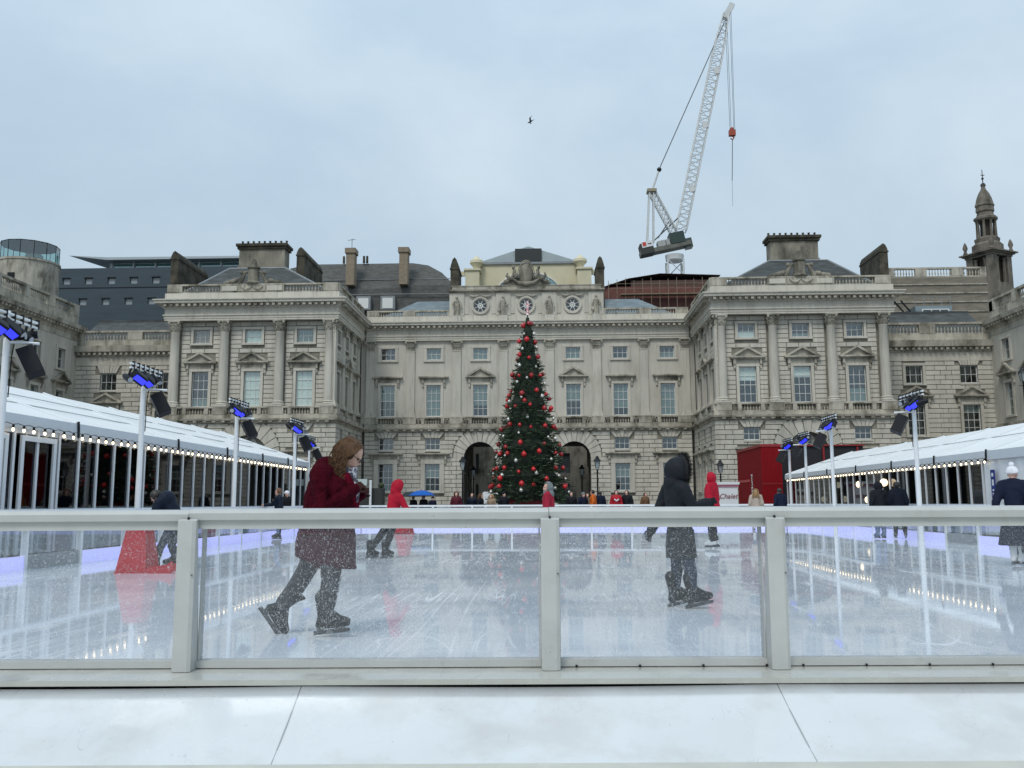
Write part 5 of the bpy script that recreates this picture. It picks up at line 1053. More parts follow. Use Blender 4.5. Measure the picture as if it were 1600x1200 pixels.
# ================================================================== street lanterns
def lantern(px, py, Y, lab):
    p = atY(px,py,Y); T_ = thing('street_lantern', lab, 'street lamp', (p.x,Y,0), group='black street lanterns'); h = p.z
    MB().lathe([(0.26,0),(0.26,0.2),(0.16,0.35),(0.12,0.9),(0.07,1.1),(0.055,h-1.15),(0.09,h-1.1),(0.05,h-1.02)],12).build('post', BLACK, T_, smooth='auto')
    MB().tube((-0.28,0,h-1.3),(0.28,0,h-1.3),0.025,n=6).build('ladder_bar', BLACK, T_)
    for k in range(4):
        a0, a1 = math.pi/4+k*math.pi/2, math.pi/4+(k+1)*math.pi/2; r0, r1 = 0.15,0.27
        MB().quad((r0*math.cos(a0),r0*math.sin(a0),h-1.0),(r0*math.cos(a1),r0*math.sin(a1),h-1.0),(r1*math.cos(a1),r1*math.sin(a1),h-0.42),(r1*math.cos(a0),r1*math.sin(a0),h-0.42)).build('glass_pane', mat('lantern_glass',(0.30,0.34,0.35),0.15), T_)
        MB().tube((r0*math.cos(a0),r0*math.sin(a0),h-1.0),(r1*math.cos(a0),r1*math.sin(a0),h-0.42),0.022,n=5).build('glazing_bar', BLACK, T_)
    MB().lathe([(0.32,h-0.42),(0.30,h-0.38),(0.16,h-0.22),(0.12,h-0.14),(0.14,h-0.12),(0.05,h-0.03),(0.02,h)],8).build('cap', BLACK, T_)
for a in ((723,713,68,'black street lantern in front of the left arch pier beside the tree'),(933,712,68,'black street lantern in front of the right arch pier beside the tree'),(740,728,88,'black lantern standing inside the left arched passage'),(909,726,88,'black lantern standing inside the right arched passage'),(1125,718,68,'black street lantern between the red-hooded skater and the red container'),(1597,572,60,'black street lantern in front of the courtyard wing at the right tent')): lantern(*a)
# ================================================================== red container, kiosk, canopy, small stuff
REDM = mat('container_red', (0.21,0.004,0.008), 0.65, spec=0.15, var=0.08, vscale=2)
Ct = thing('red_container', 'tall red corrugated container box with white vertical lettering', 'container', (13.97,60,0))
MB().box(0.02,1.36,0.03,7.6,0,4.9).build('body', REDM, Ct)
for k in range(8): MB().box(0.1+k*0.165,0.18+k*0.165,0.0,0.029,0.15,4.75).build('rib', REDM, Ct)
MB().box(-0.03,1.42,-0.03,0.06,4.78,4.95).box(-0.03,0.06,0.065,7.6,4.78,4.95).build('top_frame', mat('container_trim',(0.26,0.012,0.016),0.4), Ct)
MB().box(0.06,1.36,-0.012,0.0,2.3,2.38).build('cross_rail', MATS['container_trim'], Ct)
MB().box(0.005,0.02,3.6,7.3,2.55,2.72).build('pink_stripe', mat('pink_stripe',(0.45,0.06,0.06),0.5), Ct)
def text(s, size, m, loc, rot, parent, name, shear=0.0):
    c = bpy.data.curves.new(name,'FONT'); c.body = s; c.size = size; c.extrude = 0.01; c.shear = shear; c.align_x = 'CENTER'; c.align_y = 'CENTER'
    o = bpy.data.objects.new(name, c); COL.objects.link(o); bpy.context.view_layer.update()
    me = bpy.data.meshes.new_from_object(o.evaluated_get(bpy.context.evaluated_depsgraph_get())); COL.objects.unlink(o); bpy.data.objects.remove(o)
    me.materials.clear(); me.materials.append(m); q = put(name, me, parent, loc); q.rotation_euler = rot; return q
wt = mat('letter_white',(0.85,0.85,0.85),0.5)
lt = text('SWITZERLAND',0.42,wt,(-0.012,2.9,1.85),(0,0,0),Ct,'lettering'); lt.rotation_euler = Matrix(((0,0,-1),(0,-1,0),(-1,0,0))).to_euler(); lt.scale = (0.85,1.3,1)
Kk = thing('white_kiosk', 'small white kiosk with a pink fascia and red handwriting beside the red container', 'kiosk', (10.95,56,0))
MB().box(-0.55,0.6,0.02,1.5,0,2.1).build('body', WHITE, Kk); MB().box(-0.65,0.7,-0.1,1.6,2.22,2.38).build('roof', WHITE, Kk); MB().box(-0.6,0.65,-0.05,1.5,2.1,2.22).build('fascia', mat('fascia_pink',(0.55,0.16,0.22),0.5), Kk)
tx = text('Chalet',0.42,mat('dark_red_letter',(0.22,0.03,0.04),0.5),(0,0.005,1.5),(R(90),0,0),Kk,'lettering',0.35)
Cp = thing('black_canopy', 'black canopy stall with red posts behind the right tent', 'stall', (19.0,62,0))
MB().box(-3.4,2.5,0.5,5,0,5.0).build('body', mat('canopy_black',(0.012,0.012,0.016),0.7), Cp); MB().box(-3.5,2.6,0.35,0.49,4.95,5.04).build('red_fascia', MATS['container_trim'], Cp)
for x in (-2.5,-0.2,2.1): MB().box(x-0.06,x+0.06,0.38,0.49,0,4.89).build('red_post', MATS['container_trim'], Cp)
Vn = thing('white_trailer', 'rounded white trailer standing by the left arch', 'trailer', (-4.75,72,0))
vb = MB(); vb.prism([(-0.7,0.35),(0.75,0.35),(0.78,1.6),(0.62,1.98),(0.3,2.05),(-0.5,2.05),(-0.7,1.85)],0,3.0); vb.build('body', WHITE, Vn)
for y in (0.8,2.2):
    for x in (-0.66,0.70): MB().lathe([(0.3,-0.08),(0.3,0.08)],14).build('wheel', BLACK, Vn, (x,y,0.3)).rotation_euler = (0,R(90),0)
Sg = thing('notice_stand', 'pale notice board on a white post beside a dark cabinet left of the palace arches', 'sign', tuple(atY(570,786,50)*Vector((1,1,0)) if False else (atY(570,786,50).x,50,0)))
MB().box(-0.5,0.1,0,0.05,2.15,2.5).build('board', mat('pale_teal_board',(0.5,0.58,0.57),0.5), Sg); MB().box(0.24,0.36,0,0.12,0,2.45).build('post', WHITE, Sg); MB().box(-0.45,0.9,0.3,1.2,0,2.0).build('cabinet', mat('dark_cabinet',(0.03,0.033,0.03),0.6), Sg)
MB().sphere((0.8,0.6,2.15),(0.18,0.18,0.16),9,6).build('planter_shrub', mat('dark_shrub',(0.04,0.05,0.02),0.9), Sg)
# ================================================================== Christmas tree
rt = random.Random(11)
tb = atY(826,786,48); TX, TY = tb.x, 48.0; TZ0, TZ1, TR = 1.35, 11.55, 2.12
Tr = thing('christmas_tree', 'tall conical Christmas tree decorated in front of the palace arches', 'christmas tree', (TX,TY,0))
MB().tube((0,0,0.3),(0,0,TZ1),0.16,0.03,n=10).build('trunk', mat('bark',(0.06,0.045,0.03),0.9), Tr)
NEED = mat('fir_needles', (0.026,0.052,0.022), 0.6, var=0.5, vscale=6, c2=(0.035,0.055,0.022), thresh=(0.5,0.6))
def trad(z): t_ = (z-TZ0)/(TZ1-TZ0); return TR*max(0.02,(1-t_))**0.92
nd = MB(); vv = []; ff = []
def blade(p, d, L, w_):
    d = d.normalized(); s_ = d.cross(Vector((rt.uniform(-1,1),rt.uniform(-1,1),rt.uniform(-0.2,1)))).normalized()*w_; o = len(vv)
    vv.extend([tuple(p-s_),tuple(p+s_),tuple(p+d*L*0.6+s_*0.7),tuple(p+d*L),tuple(p+d*L*0.6-s_*0.7)]); ff.append((o,o+1,o+2,o+3,o+4))
nb = 1500
for i in range(nb):
    u = rt.random(); z = TZ0-0.25+(TZ1-TZ0+0.1)*(1-math.sqrt(1-u*0.998)); a = rt.uniform(0,2*math.pi); r1 = trad(max(z,TZ0))*rt.choice([rt.uniform(0.80,1.02),rt.uniform(0.88,1.06),rt.uniform(1.0,1.2)]); r0 = r1*0.35
    out = Vector((math.cos(a),math.sin(a),0)); tip = out*r1+Vector((0,0,z+rt.uniform(-0.1,0.12))); rootp = out*r0+Vector((0,0,z+0.10+0.1*r1))
    L = (tip-rootp).length; n_ = 5+int(L*9)
    for k in range(n_):
        t_ = 0.25+0.75*(k+rt.random())/n_; p = rootp.lerp(tip,t_)-Vector((0,0,0.07*math.sin(math.pi*t_)))
        side = Vector((-math.sin(a),math.cos(a),0))*rt.uniform(-1,1)*1.3
        d = out*rt.uniform(0.5,1.1)+side+Vector((0,0,rt.uniform(-0.35,0.55)))
        blade(p,d,rt.uniform(0.10,0.26)*(0.6+0.4*min(1,r1)),rt.uniform(0.018,0.034))
nd.v, nd.f, nd.m = vv, ff, [0]*len(ff)
nd.build('crown', NEED, Tr)
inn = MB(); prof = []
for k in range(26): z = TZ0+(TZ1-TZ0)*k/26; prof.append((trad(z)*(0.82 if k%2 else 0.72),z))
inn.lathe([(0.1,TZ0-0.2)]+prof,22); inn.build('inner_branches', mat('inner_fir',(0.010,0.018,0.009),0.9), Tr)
REDB = mat('red_bauble', (0.40,0.008,0.012), 0.32, coat=0.2, rnd=0.35); SILB = mat('silver_bauble', (0.62,0.60,0.54), 0.25, metal=0.6)
rb = MB().sphere((0,0,0),0.13,14,10).lathe([(0.025,0.125),(0.03,0.16)],8).mesh('red_bauble', REDB, True)
sb = MB().sphere((0,0,0),0.10,12,8).lathe([(0.02,0.095),(0.025,0.125)],8).mesh('silver_bauble', SILB, True)
tier = lambda z: 'near the tip of the tree' if z > 8.4 else 'on the upper half of the tree' if z > 5.4 else 'on the lower half of the tree' if z > 3.1 else 'on the lowest branches of the tree'
rows = [(2.05,13),(2.85,13),(3.75,12),(4.15,8),(5.15,12),(6.2,10),(7.0,9),(8.0,8),(8.95,6),(9.9,5),(10.75,4),(2.4,5),(6.6,4)]
for z,n_ in rows:
    a0 = rt.uniform(0,6)
    for k in range(n_):
        a = a0+2*math.pi*k/n_+rt.uniform(-0.16,0.16); zz = z+rt.uniform(-0.12,0.12); r = trad(zz)*rt.uniform(0.98,1.06)+0.03
        o = put('red_bauble', rb, None, (TX+r*math.cos(a),TY+r*math.sin(a),zz), scale=(lambda q: (q,q,q))(rt.choice([0.72,0.9,1.0,1.08]))); tag(o,('small' if o.scale[0] < 0.8 else 'large')+' shiny red bauble hanging '+tier(zz),'bauble','red baubles on the tree')
for z,n_ in [(1.8,7),(2.5,8),(3.4,9),(4.6,8),(5.7,8),(6.6,7),(7.6,6),(8.5,5),(9.5,4),(10.3,3)]:
    a0 = rt.uniform(0,6)
    for k in range(n_):
        a = a0+2*math.pi*k/n_+rt.uniform(-0.25,0.25); zz = z+rt.uniform(-0.2,0.2); r = trad(zz)*rt.uniform(0.98,1.05)+0.02
        o = put('silver_bauble', sb, None, (TX+r*math.cos(a),TY+r*math.sin(a),zz), scale=(lambda q: (q,q,q))(rt.choice([0.7,0.85,1.05]))); tag(o,('tiny' if o.scale[0] < 0.8 else 'small')+' pale silver bauble hanging '+tier(zz),'bauble','silver baubles on the tree')
tp = MB(); tp.path([(0,0,TZ1-0.25),(0,0,TZ1+0.55)],[0.09,0.03],8)
for k in range(6): a = k*math.pi/3; tp.path([(0,0,TZ1+0.35),(0.16*math.cos(a),0.16*math.sin(a),TZ1+0.35+0.22*math.sin(a*2))],[0.05,0.012],5)
tpo = tp.build('tree_topper', mat('red_white_topper',(0.55,0.10,0.10),0.4,c2=(0.8,0.75,0.75),vscale=12,thresh=(0.48,0.52)), None, (TX,TY,0)); tag(tpo,'red and white spiky ornament on the tip of the tree','ornament')
pb = MB(); pb.prism([(-0.95,0),(0.95,0),(0.88,1.92),(-0.88,1.92)],-0.8,0.8); pbo = thing('red_planter_box', 'red panelled box at the foot of the Christmas tree', 'planter', (TX-0.15,TY,0)); pb.build('box', mat('tree_base_red',(0.26,0.008,0.012),0.5), pbo)
for x in (-0.46,0,0.46): MB().box(x-0.015,x+0.015,-0.82,-0.803,0.05,1.88).build('panel_joint', mat('tree_base_joint',(0.12,0.004,0.006),0.6), pbo)
# ================================================================== people
from mathutils import noise as mnoise
TMP = bpy.data.scenes.new('workshop'); JUNK = []     # throw-away scene for shaping meshes
SH = bpy.data.objects.new('shaping', bpy.data.meshes.new('shaping')); JUNK += [SH, SH.data]; TMP.collection.objects.link(SH)
RM = SH.modifiers.new('r','REMESH'); RM.mode = 'VOXEL'; RM.use_smooth_shade = True; SM = SH.modifiers.new('s','SMOOTH'); SM.factor = 0.5
SKIN = mat('skin', (0.56,0.33,0.25), 0.5, var=0.06, vscale=20)
def cloth(name, c, rough=0.85, sheen=0.0, bump=0.5, bs=14, var=0.15): return mat(name, c, rough, spec=0.12, sheen=sheen, bump=bump, bscale=bs, var=var, vscale=9)
def remesh(mb, voxel, name, m, smooth=4, wrinkle=0.0, wscale=9.0, fuzz=0.0):
    me = mb.mesh(name, m); JUNK.append(me); SH.data = me
    RM.voxel_size = voxel; SM.iterations = smooth; SM.show_viewport = smooth > 0
    vl = TMP.view_layers[0]; vl.update(); out = bpy.data.meshes.new_from_object(SH.evaluated_get(vl.depsgraph)); out.name = name
    out.materials.clear(); out.materials.append(m)
    if wrinkle or fuzz:
        nv = len(out.vertices); co = np.empty(nv*3); no_ = np.empty(nv*3); out.vertices.foreach_get('co',co); out.vertices.foreach_get('normal',no_); dd = np.zeros(nv); c3 = co.reshape(-1,3)
        for i,(x,y,z) in enumerate(c3.tolist()):
            d = 0.0
            if wrinkle: d += wrinkle*mnoise.noise((x*wscale,y*wscale,z*wscale*0.45))+wrinkle*0.5*mnoise.noise((x*wscale*2.3,y*wscale*2.3,z*wscale*2.3))
            if fuzz: d += fuzz*mnoise.noise((x*70,y*70,z*70))
            dd[i] = d
        out.vertices.foreach_set('co',(c3+no_.reshape(-1,3)*dd[:,None]).ravel())
    out.polygons.foreach_set('use_smooth',[True]*len(out.polygons)); out.update(); return out
V = Vector
def limb(mb, pts, rad, n=12): 
    mb.path(pts, rad, n)
    for p,r in zip(pts,rad): mb.sphere(p, r*0.99, n, 8)
def head_shape(mb, M, c):
    def S(p, r): mb.sphere(c+M@V(p), r, 14, 10, M=M)
    S((-0.012,0,0.035),(0.098,0.078,0.088)); S((0.028,0,-0.03),(0.066,0.062,0.088)); S((0.055,0,-0.098),(0.034,0.034,0.026)); S((0.02,0,-0.07),(0.055,0.055,0.05))
    mb.path([c+M@V((0.086,0,0.018)),c+M@V((0.108,0,-0.022)),c+M@V((0.094,0,-0.036))],[0.009,0.0155,0.012],8)
    for s in (-1,1):
        S((0.080,s*0.030,0.026),(0.016,0.026,0.010)); S((0.066,s*0.036,-0.03),(0.028,0.024,0.026)); S((-0.004,s*0.079,-0.006),(0.022,0.009,0.032)); S((0.102,s*0.011,-0.031),(0.009,0.008,0.008))
    S((0.088,0,-0.060),(0.012,0.024,0.007)); S((0.085,0,-0.073),(0.012,0.021,0.007))
def hand_shape(mb, w, d, up, curl=0.5, s=1):
    """palm and five fingers from wrist w along d; up is the back of the hand"""
    d = d.normalized(); up = (up-d*up.dot(d)).normalized(); sd = d.cross(up)*s
    pm = w+d*0.05; M = Matrix((d,sd,up)).transposed(); mb.sphere(pm,(0.052,0.040,0.018),12,8,M=M); mb.path([w-d*0.02,w+d*0.03],[0.028,0.030],10,flat=0.75)
    for k,L in enumerate((0.068,0.078,0.072,0.056)):
        b = w+d*0.088+sd*(0.030-0.0195*k); a1 = d*math.cos(curl*0.7)-up*math.sin(curl*0.7); a2 = d*math.cos(curl*1.9)-up*math.sin(curl*1.9)
        limb(mb,[b,b+a1*L*0.45,b+a1*L*0.45+a2*L*0.3,b+a1*L*0.45+a2*L*0.55],[0.0095,0.009,0.0085,0.008],8)
    t0 = w+d*0.03+sd*0.034; limb(mb,[t0,t0+(d*0.6+sd*0.7)*0.035,t0+(d*0.9+sd*0.45-up*0.3)*0.062],[0.012,0.0105,0.009],8)
def shell(mb, c, M, r, t0, t1, th=0.014, n=20, m=10, sx=1.0, sz=1.0):
    """spherical shell about the forward axis from polar angle t0 to t1 (hood, hair cap)"""
    prof = []
    for k in range(m+1): a = t0+(t1-t0)*k/m; prof.append((r,a))
    for k in range(m+1): a = t1+(t0-t1)*k/m; prof.append((r-th,a))
    vs_ = []; fs = []; q = len(prof)
    for r_,a in prof:
        for k in range(n):
            b = 2*math.pi*k/n; vs_.append(c+M@V((r_*math.cos(a)*sx, r_*math.sin(a)*math.cos(b), r_*math.sin(a)*math.sin(b)*sz)))
    for i in range(q):
        for k in range(n): fs.append((i*n+k,i*n+(k+1)%n,((i+1)%q)*n+(k+1)%n,((i+1)%q)*n+k))
    mb.add(vs_,fs)
BOOT = mat('skate_boot_black', (0.014,0.015,0.018), 0.45, spec=0.2, bump=0.2, bscale=60); BLADE = mat('skate_blade', (0.07,0.075,0.08), 0.35, metal=0.5); BOOTW = mat('skate_boot_pale', (0.55,0.56,0.55), 0.5); BOOTB = mat('skate_boot_blue',(0.10,0.14,0.25),0.5)
def skate(parent, ank, toe, vox, m=None):
    """boot from ankle to toe with a blade underneath"""
    ank, toe = V(ank), V(toe); d = (toe-ank); f = V((d.x,d.y,d.z+0.10)).normalized(); side = f.cross(V((0,0,1))).normalized(); up = side.cross(f).normalized()
    b = MB(); heel = ank-f*0.055-up*0.075; ball = heel+f*0.175-up*0.008; tip = heel+f*0.245-up*0.004
    limb(b,[ank+up*0.16-f*0.012,ank+up*0.05-f*0.008,ank-f*0.005],[0.062,0.058,0.058],12)
    limb(b,[ank-f*0.005,heel+f*0.02+up*0.012],[0.056,0.046],12); limb(b,[ank+f*0.035+up*0.005,ball+up*0.03,tip+up*0.012],[0.055,0.046,0.034],12); limb(b,[heel,ball,tip],[0.036,0.038,0.032],10)
    b.path([ank+up*0.18+f*0.02,ank+up*0.225+f*0.065],[0.04,0.012],8)
    sk = put('skate', remesh(b, vox, 'skate', m or BOOT, 2), parent)
    M = Matrix((f,side,up)).transposed(); c = heel+f*0.10-up*0.070
    bl = MB(); bl.obox(c,(0.155,0.004,0.013),M); bl.obox(heel+f*0.01-up*0.045,(0.028,0.022,0.022),M); bl.obox(heel+f*0.175-up*0.045,(0.04,0.024,0.022),M); bl.obox(c+up*0.014,(0.15,0.012,0.008),M)
    bl.obox(c+f*0.158+up*0.008,(0.008,0.004,0.012),M); put('blade', bl.mesh('blade', BLADE), sk)
def P0(H=1.7):
    k = H/1.7; j = dict(pelvis=(0,0,.93),waist=(0,0,1.08),chest=(0.01,0,1.27),neck=(0.0,0,1.46),head=(0.035,0,1.585),
        hipR=(0,-.095,.90),kneeR=(.03,-.10,.50),ankR=(-.02,-.10,.18),toeR=(.17,-.12,.08),hipL=(0,.095,.90),kneeL=(.03,.10,.50),ankL=(-.02,.10,.18),toeL=(.17,.12,.08),
        shR=(0,-.18,1.40),elR=(-.03,-.25,1.12),wrR=(.08,-.25,.90),shL=(0,.18,1.40),elL=(-.03,.25,1.12),wrL=(.08,.25,.90))
    return {a:V(b)*k for a,b in j.items()}, k
def person(label, loc, rotz, H=1.7, J=None, tilt=0.0, turn=0.0, vox=0.02, skin=SKIN, coat=None, hem=0.80, flare=0.02, bulk=1.0, legs=None, legr=1.0, hood=None, furr=None, hat=None, pom=False,
           hair=None, hairlen=0.0, scarf=None, skates=BOOT, gloves=None, group='people at the rink', cat='person', wr=0.006, fuzz=0.0, curl=0.6, eyes=True, shoes=False):
    j, k = P0(H)
    for a,b in (J or {}).items(): j[a] = V(b)
    o = thing('person', label, cat, loc, rotz, group)
    Mh = Matrix.Rotation(turn,3,'Z') @ Matrix.Rotation(tilt,3,'Y'); hc = j['head']; hd = lambda p: hc+Mh@V(p)
    # body, one continuous figure
    b = MB(); up = V((0,0,1))
    b.sphere(j['pelvis'],(.125*k,.165*k,.12*k),14,10); limb(b,[j['pelvis'],j['waist'],j['chest']],[.125*k,.115*k,.135*k]); b.sphere(j['chest']+V((0,0,.06)),(.11*k,.175*k,.13*k),14,10)
    limb(b,[j['shL'],(j['shL']+j['shR'])/2+V((0,0,.03)),j['shR']],[.06*k,.075*k,.06*k]); limb(b,[j['chest']+V((0,0,.1*k)),j['neck'],hd((-0.02,0,-0.06))],[.08*k,.056*k,.055*k])
    for s in 'RL':
        limb(b,[j['hip'+s],j['knee'+s],j['ank'+s]],[.085*k*legr,.056*k*legr,.042*k*legr]); limb(b,[j['ank'+s]-V((0,0,.02)),j['ank'+s].lerp(j['toe'+s],.45)],[.032*k,.022*k])
        limb(b,[j['sh'+s],j['el'+s],j['wr'+s]],[.052*k,.040*k,.029*k]); fd = (j['wr'+s]-j['el'+s]).normalized()
        if not gloves: hand_shape(b,j['wr'+s],fd,V((0,-1 if s == 'R' else 1,0.25)),curl,1 if s == 'R' else -1)
    head_shape(b,Mh,hc); put('body', remesh(b,vox,'body',skin,1), o)
    if eyes:
        for s in (-1,1): put('eye', MB().sphere(hd((0.079,s*0.031,0.006)),0.0125,8,6).mesh('eye', mat('eye_dark',(0.05,0.04,0.035),0.2), True), o)
    if gloves:
        for s in 'RL':
            g_ = MB(); fd = (j['wr'+s]-j['el'+s]).normalized(); hand_shape(g_,j['wr'+s],fd,V((0,-1 if s == 'R' else 1,0.25)),curl,1 if s == 'R' else -1); put('glove', remesh(g_,0.006,'glove',gloves,1,0.001), o)
    # legs
    if legs:
        t = MB(); t.sphere(j['pelvis'],(.135*k*legr,.175*k*legr,.13*k),14,10)
        for s in 'RL': limb(t,[j['hip'+s],j['knee'+s],j['knee'+s].lerp(j['ank'+s],.45),j['ank'+s].lerp(j['knee'+s],.12)],[.097*k*legr,.075*k*legr,.070*k*legr,.062*k*legr],14)
        put('trousers', remesh(t,vox,'trousers',legs,2,wr), o)
    for s in 'RL':
        if shoes:
            q = MB(); limb(q,[j['ank'+s]-V((0.02,0,.05)),j['toe'+s]-V((0,0,.0))],[.055,.045],10); put('shoe', remesh(q,vox,'shoe',skates,1), o)
        elif skates: skate(o,j['ank'+s],j['toe'+s],min(vox,0.014),skates)
    # coat or jacket
    if coat:
        c = MB(); q = bulk
        c.sphere(j['chest']+V((0,0,.05)),(.145*k*q,.215*k*(0.5+q/2),.17*k),16,10); limb(c,[j['chest'],j['waist'],j['pelvis']],[.155*k*q,.15*k*q,.155*k*q],16)
        limb(c,[j['shL'],(j['shL']+j['shR'])/2+V((0,0,.03)),j['shR']],[.082*k,.10*k*q,.082*k]); c.sphere(j['neck']-V((0,0,.02)),(.088*k,.092*k,.06*k),12,8)
        hz = hem; pc = j['pelvis']; zt = pc.z+.06; low = (j['kneeL']+j['kneeR'])/2
        ctr = lambda z: pc.lerp(V((low.x*0.5+pc.x*0.5,low.y,low.z)), min(1,max(0,(pc.z-z)/max(.1,pc.z-low.z))))
        prof = []; n = 20
        for i in range(7):
            z = zt+(hz-zt)*i/6; ce = ctr(z); r = (.16*q+flare*i/6*1.0)*k; prof.append([(ce.x+r*1.02*math.cos(2*math.pi*a/n), ce.y+r*1.12*math.sin(2*math.pi*a/n), z) for a in range(n)])
        c.add([p for r in prof for p in r],[(i*n+a,i*n+(a+1)%n,(i+1)*n+(a+1)%n,(i+1)*n+a) for i in range(6) for a in range(n)]+[tuple(range(n-1,-1,-1)),tuple(6*n+a for a in range(n))])
        for s in 'RL': limb(c,[j['sh'+s],j['el'+s],j['wr'+s].lerp(j['el'+s],-.02)],[.085*k*(.6+.4*q),.072*k*(.6+.4*q),.056*k],14)
        put('coat', remesh(c,vox,'coat',coat,3,wr*1.4,8,fuzz), o)
    if hood:
        h = MB(); shell(h,hd((-0.02,0,0.012)),Mh,.142,R(62),R(180),.02,sx=1.0,sz=1.12); limb(h,[hd((-0.06,0,-0.10)),j['neck']-V((0.03,0,0.03))],[.095,.12]); put('hood', remesh(h,vox*0.8,'hood',hood,2,wr*0.7), o)
        if furr:
            f = MB(); rf_ = random.Random(5)
            for i in range(1100):
                a = rf_.uniform(0,2*math.pi); p = V((0.05,0.128*math.cos(a),0.138*math.sin(a)+0.01)); d_ = V((rf_.uniform(0.1,1.0),math.cos(a)*rf_.uniform(0.2,1.0)+rf_.uniform(-.4,.4),math.sin(a)*rf_.uniform(0.2,1.0)+rf_.uniform(-.4,.4))).normalized(); L = rf_.uniform(.05,.095)
                s_ = d_.cross(V((rf_.random(),rf_.random(),rf_.random()))).normalized()*.006; q_ = hd((-0.02,0,0.012))-hc
                f.add([hc+q_+Mh@(p-s_),hc+q_+Mh@(p+s_),hc+q_+Mh@(p+d_*L)],[(0,1,2)])
            ring = MB(); pts = [hd((0.035,0.125*math.cos(2*math.pi*i/20),0.135*math.sin(2*math.pi*i/20)+0.02)) for i in range(21)]; f.path(pts,.034,8); put('fur_trim', f.mesh('fur_trim', furr), o)
    if hat:
        h = MB(); c_ = hd((-0.015,0,0.045)); Mu = Mh @ Matrix.Rotation(R(-90),3,'Y') @ Matrix.Identity(3)
        shell(h,c_,Mh @ Matrix.Rotation(R(90)-R(8),3,'Y'),.108,R(78),R(180),.018,sx=1.05); limb(h,[hd((.085*math.cos(a)-.015,.09*math.sin(a),.032)) for a in [2*math.pi*i/14 for i in range(15)]],[.016]*15,8)
        put('hat', remesh(h,min(vox,.012),'hat',hat,1), o)
        if pom: put('bobble', MB().sphere(hd((-0.03,0,.175)),.05,12,8).mesh('bobble',hat,True), o)
    if hair:
        h = MB(); rh = random.Random(hash(label)%99)
        shell(h,hd((-0.014,0,0.036)),Mh,.106,R(56),R(180),.026,sx=1.02,sz=1.0)
        hm = remesh(h,min(vox,.012),'hair',hair,2,.006,24)
        ho = put('hair', hm, o)
        if hairlen:
            st = MB()
            near = vox < 0.0125
            for i in range(900 if near else 150):
                L = hairlen*rh.uniform(.7,1.08); ph = rh.choice([0,1.3,2.6,3.9,5.2])+rh.uniform(0,.7); n = 12; sd = rh.choice([-1,1]); x0 = rh.uniform(-.10,.055)
                if rh.random() < .3:     # strands down the back of the head
                    a = rh.uniform(R(120),R(240)); pts = [hd((-.03+.02*math.cos(a),.02*math.sin(a),.128)),hd((-.02+.10*math.cos(a),.085*math.sin(a),.085)),hd((-.02+.125*math.cos(a),.105*math.sin(a),.02))]
                else:                    # parted on the crown, over the side of the head
                    sw = rh.uniform(.0,.05); pts = [hd((x0,sd*.008,.138-.35*max(0,x0))),hd((x0-sw*.4,sd*.07,.112-.3*max(0,x0))),hd((x0-sw,sd*.102,.045)),hd((min(x0,.02)-sw-.01,sd*rh.uniform(.100,.118),-.03))]
                base = pts[-1]; outd = (base-hc); outd.z = 0; outd = outd.normalized() if outd.length > .01 else V((0,sd,0)); w_ = rh.uniform(.005,.04)
                for q in range(1,n): t = q/(n-1); pts.append(base+outd*w_*t*(1-.5*t)+V((-.04*t,0,-L*.8*t))+V((math.sin(ph+t*11),math.cos(ph*1.3+t*10),0.4*math.sin(ph+t*8)))*.02*t**.7+V((rh.uniform(-1,1),rh.uniform(-1,1),0))*.004)
                th = .0034 if near else .009; st.path(pts,[th]*(len(pts)-2)+[th*.8,th*.3],4 if near else 5)
            put('hair_strands', st.mesh('hair_strands',hair,True), o)
    if scarf:
        s = MB(); c_ = j['neck']
        for q in range(2): s.path([c_+V((.08*math.cos(a)+.03,.085*math.sin(a),-.03+.045*q+.015*math.sin(2*a))) for a in [-2.2+4.4*i/16 for i in range(17)]],.032,8)
        s.path([c_+V((.09,-.03,-.02)),c_+V((.14,-.04,-.14)),c_+V((.13,-.05,-.28))],[.035,.045,.04],8,flat=.5); put('scarf', remesh(s,min(vox,.012),'scarf',scarf,1,.006,16), o)
    return o
NAVY = cloth('navy_wool',(0.012,0.016,0.035)); BLK = cloth('black_fabric',(0.012,0.013,0.017),0.7); JEAN = cloth('blue_denim',(0.10,0.15,0.25)); DKJ = cloth('dark_denim',(0.03,0.04,0.065))
REDJ = cloth('red_shell',(0.36,0.010,0.026),0.6,0.0); GREY = cloth('grey_knit',(0.16,0.18,0.18)); BEIGE = cloth('beige_wool',(0.40,0.33,0.27)); HBR = mat('brown_hair',(0.085,0.045,0.022),0.6,spec=0.2,var=0.45,vscale=45)
HDK = mat('dark_hair',(0.02,0.016,0.013),0.5); HBL = mat('blonde_hair',(0.32,0.20,0.09),0.5,var=0.3,vscale=30); WOOLW = cloth('white_knit',(0.70,0.70,0.74)); BURG = mat('burgundy_plush',(0.050,0.0035,0.009),0.95,spec=0.05,var=0.4,vscale=16,bump=0.9,bscale=70)
TIGHT = cloth('grey_tights',(0.045,0.047,0.055),0.7,0.0,0.3,60); DNAV = cloth('navy_puffer',(0.008,0.013,0.026),0.5,0.0)
def at_feet(px, py): p = atZ(px,py,0); return (p.x,p.y,0)
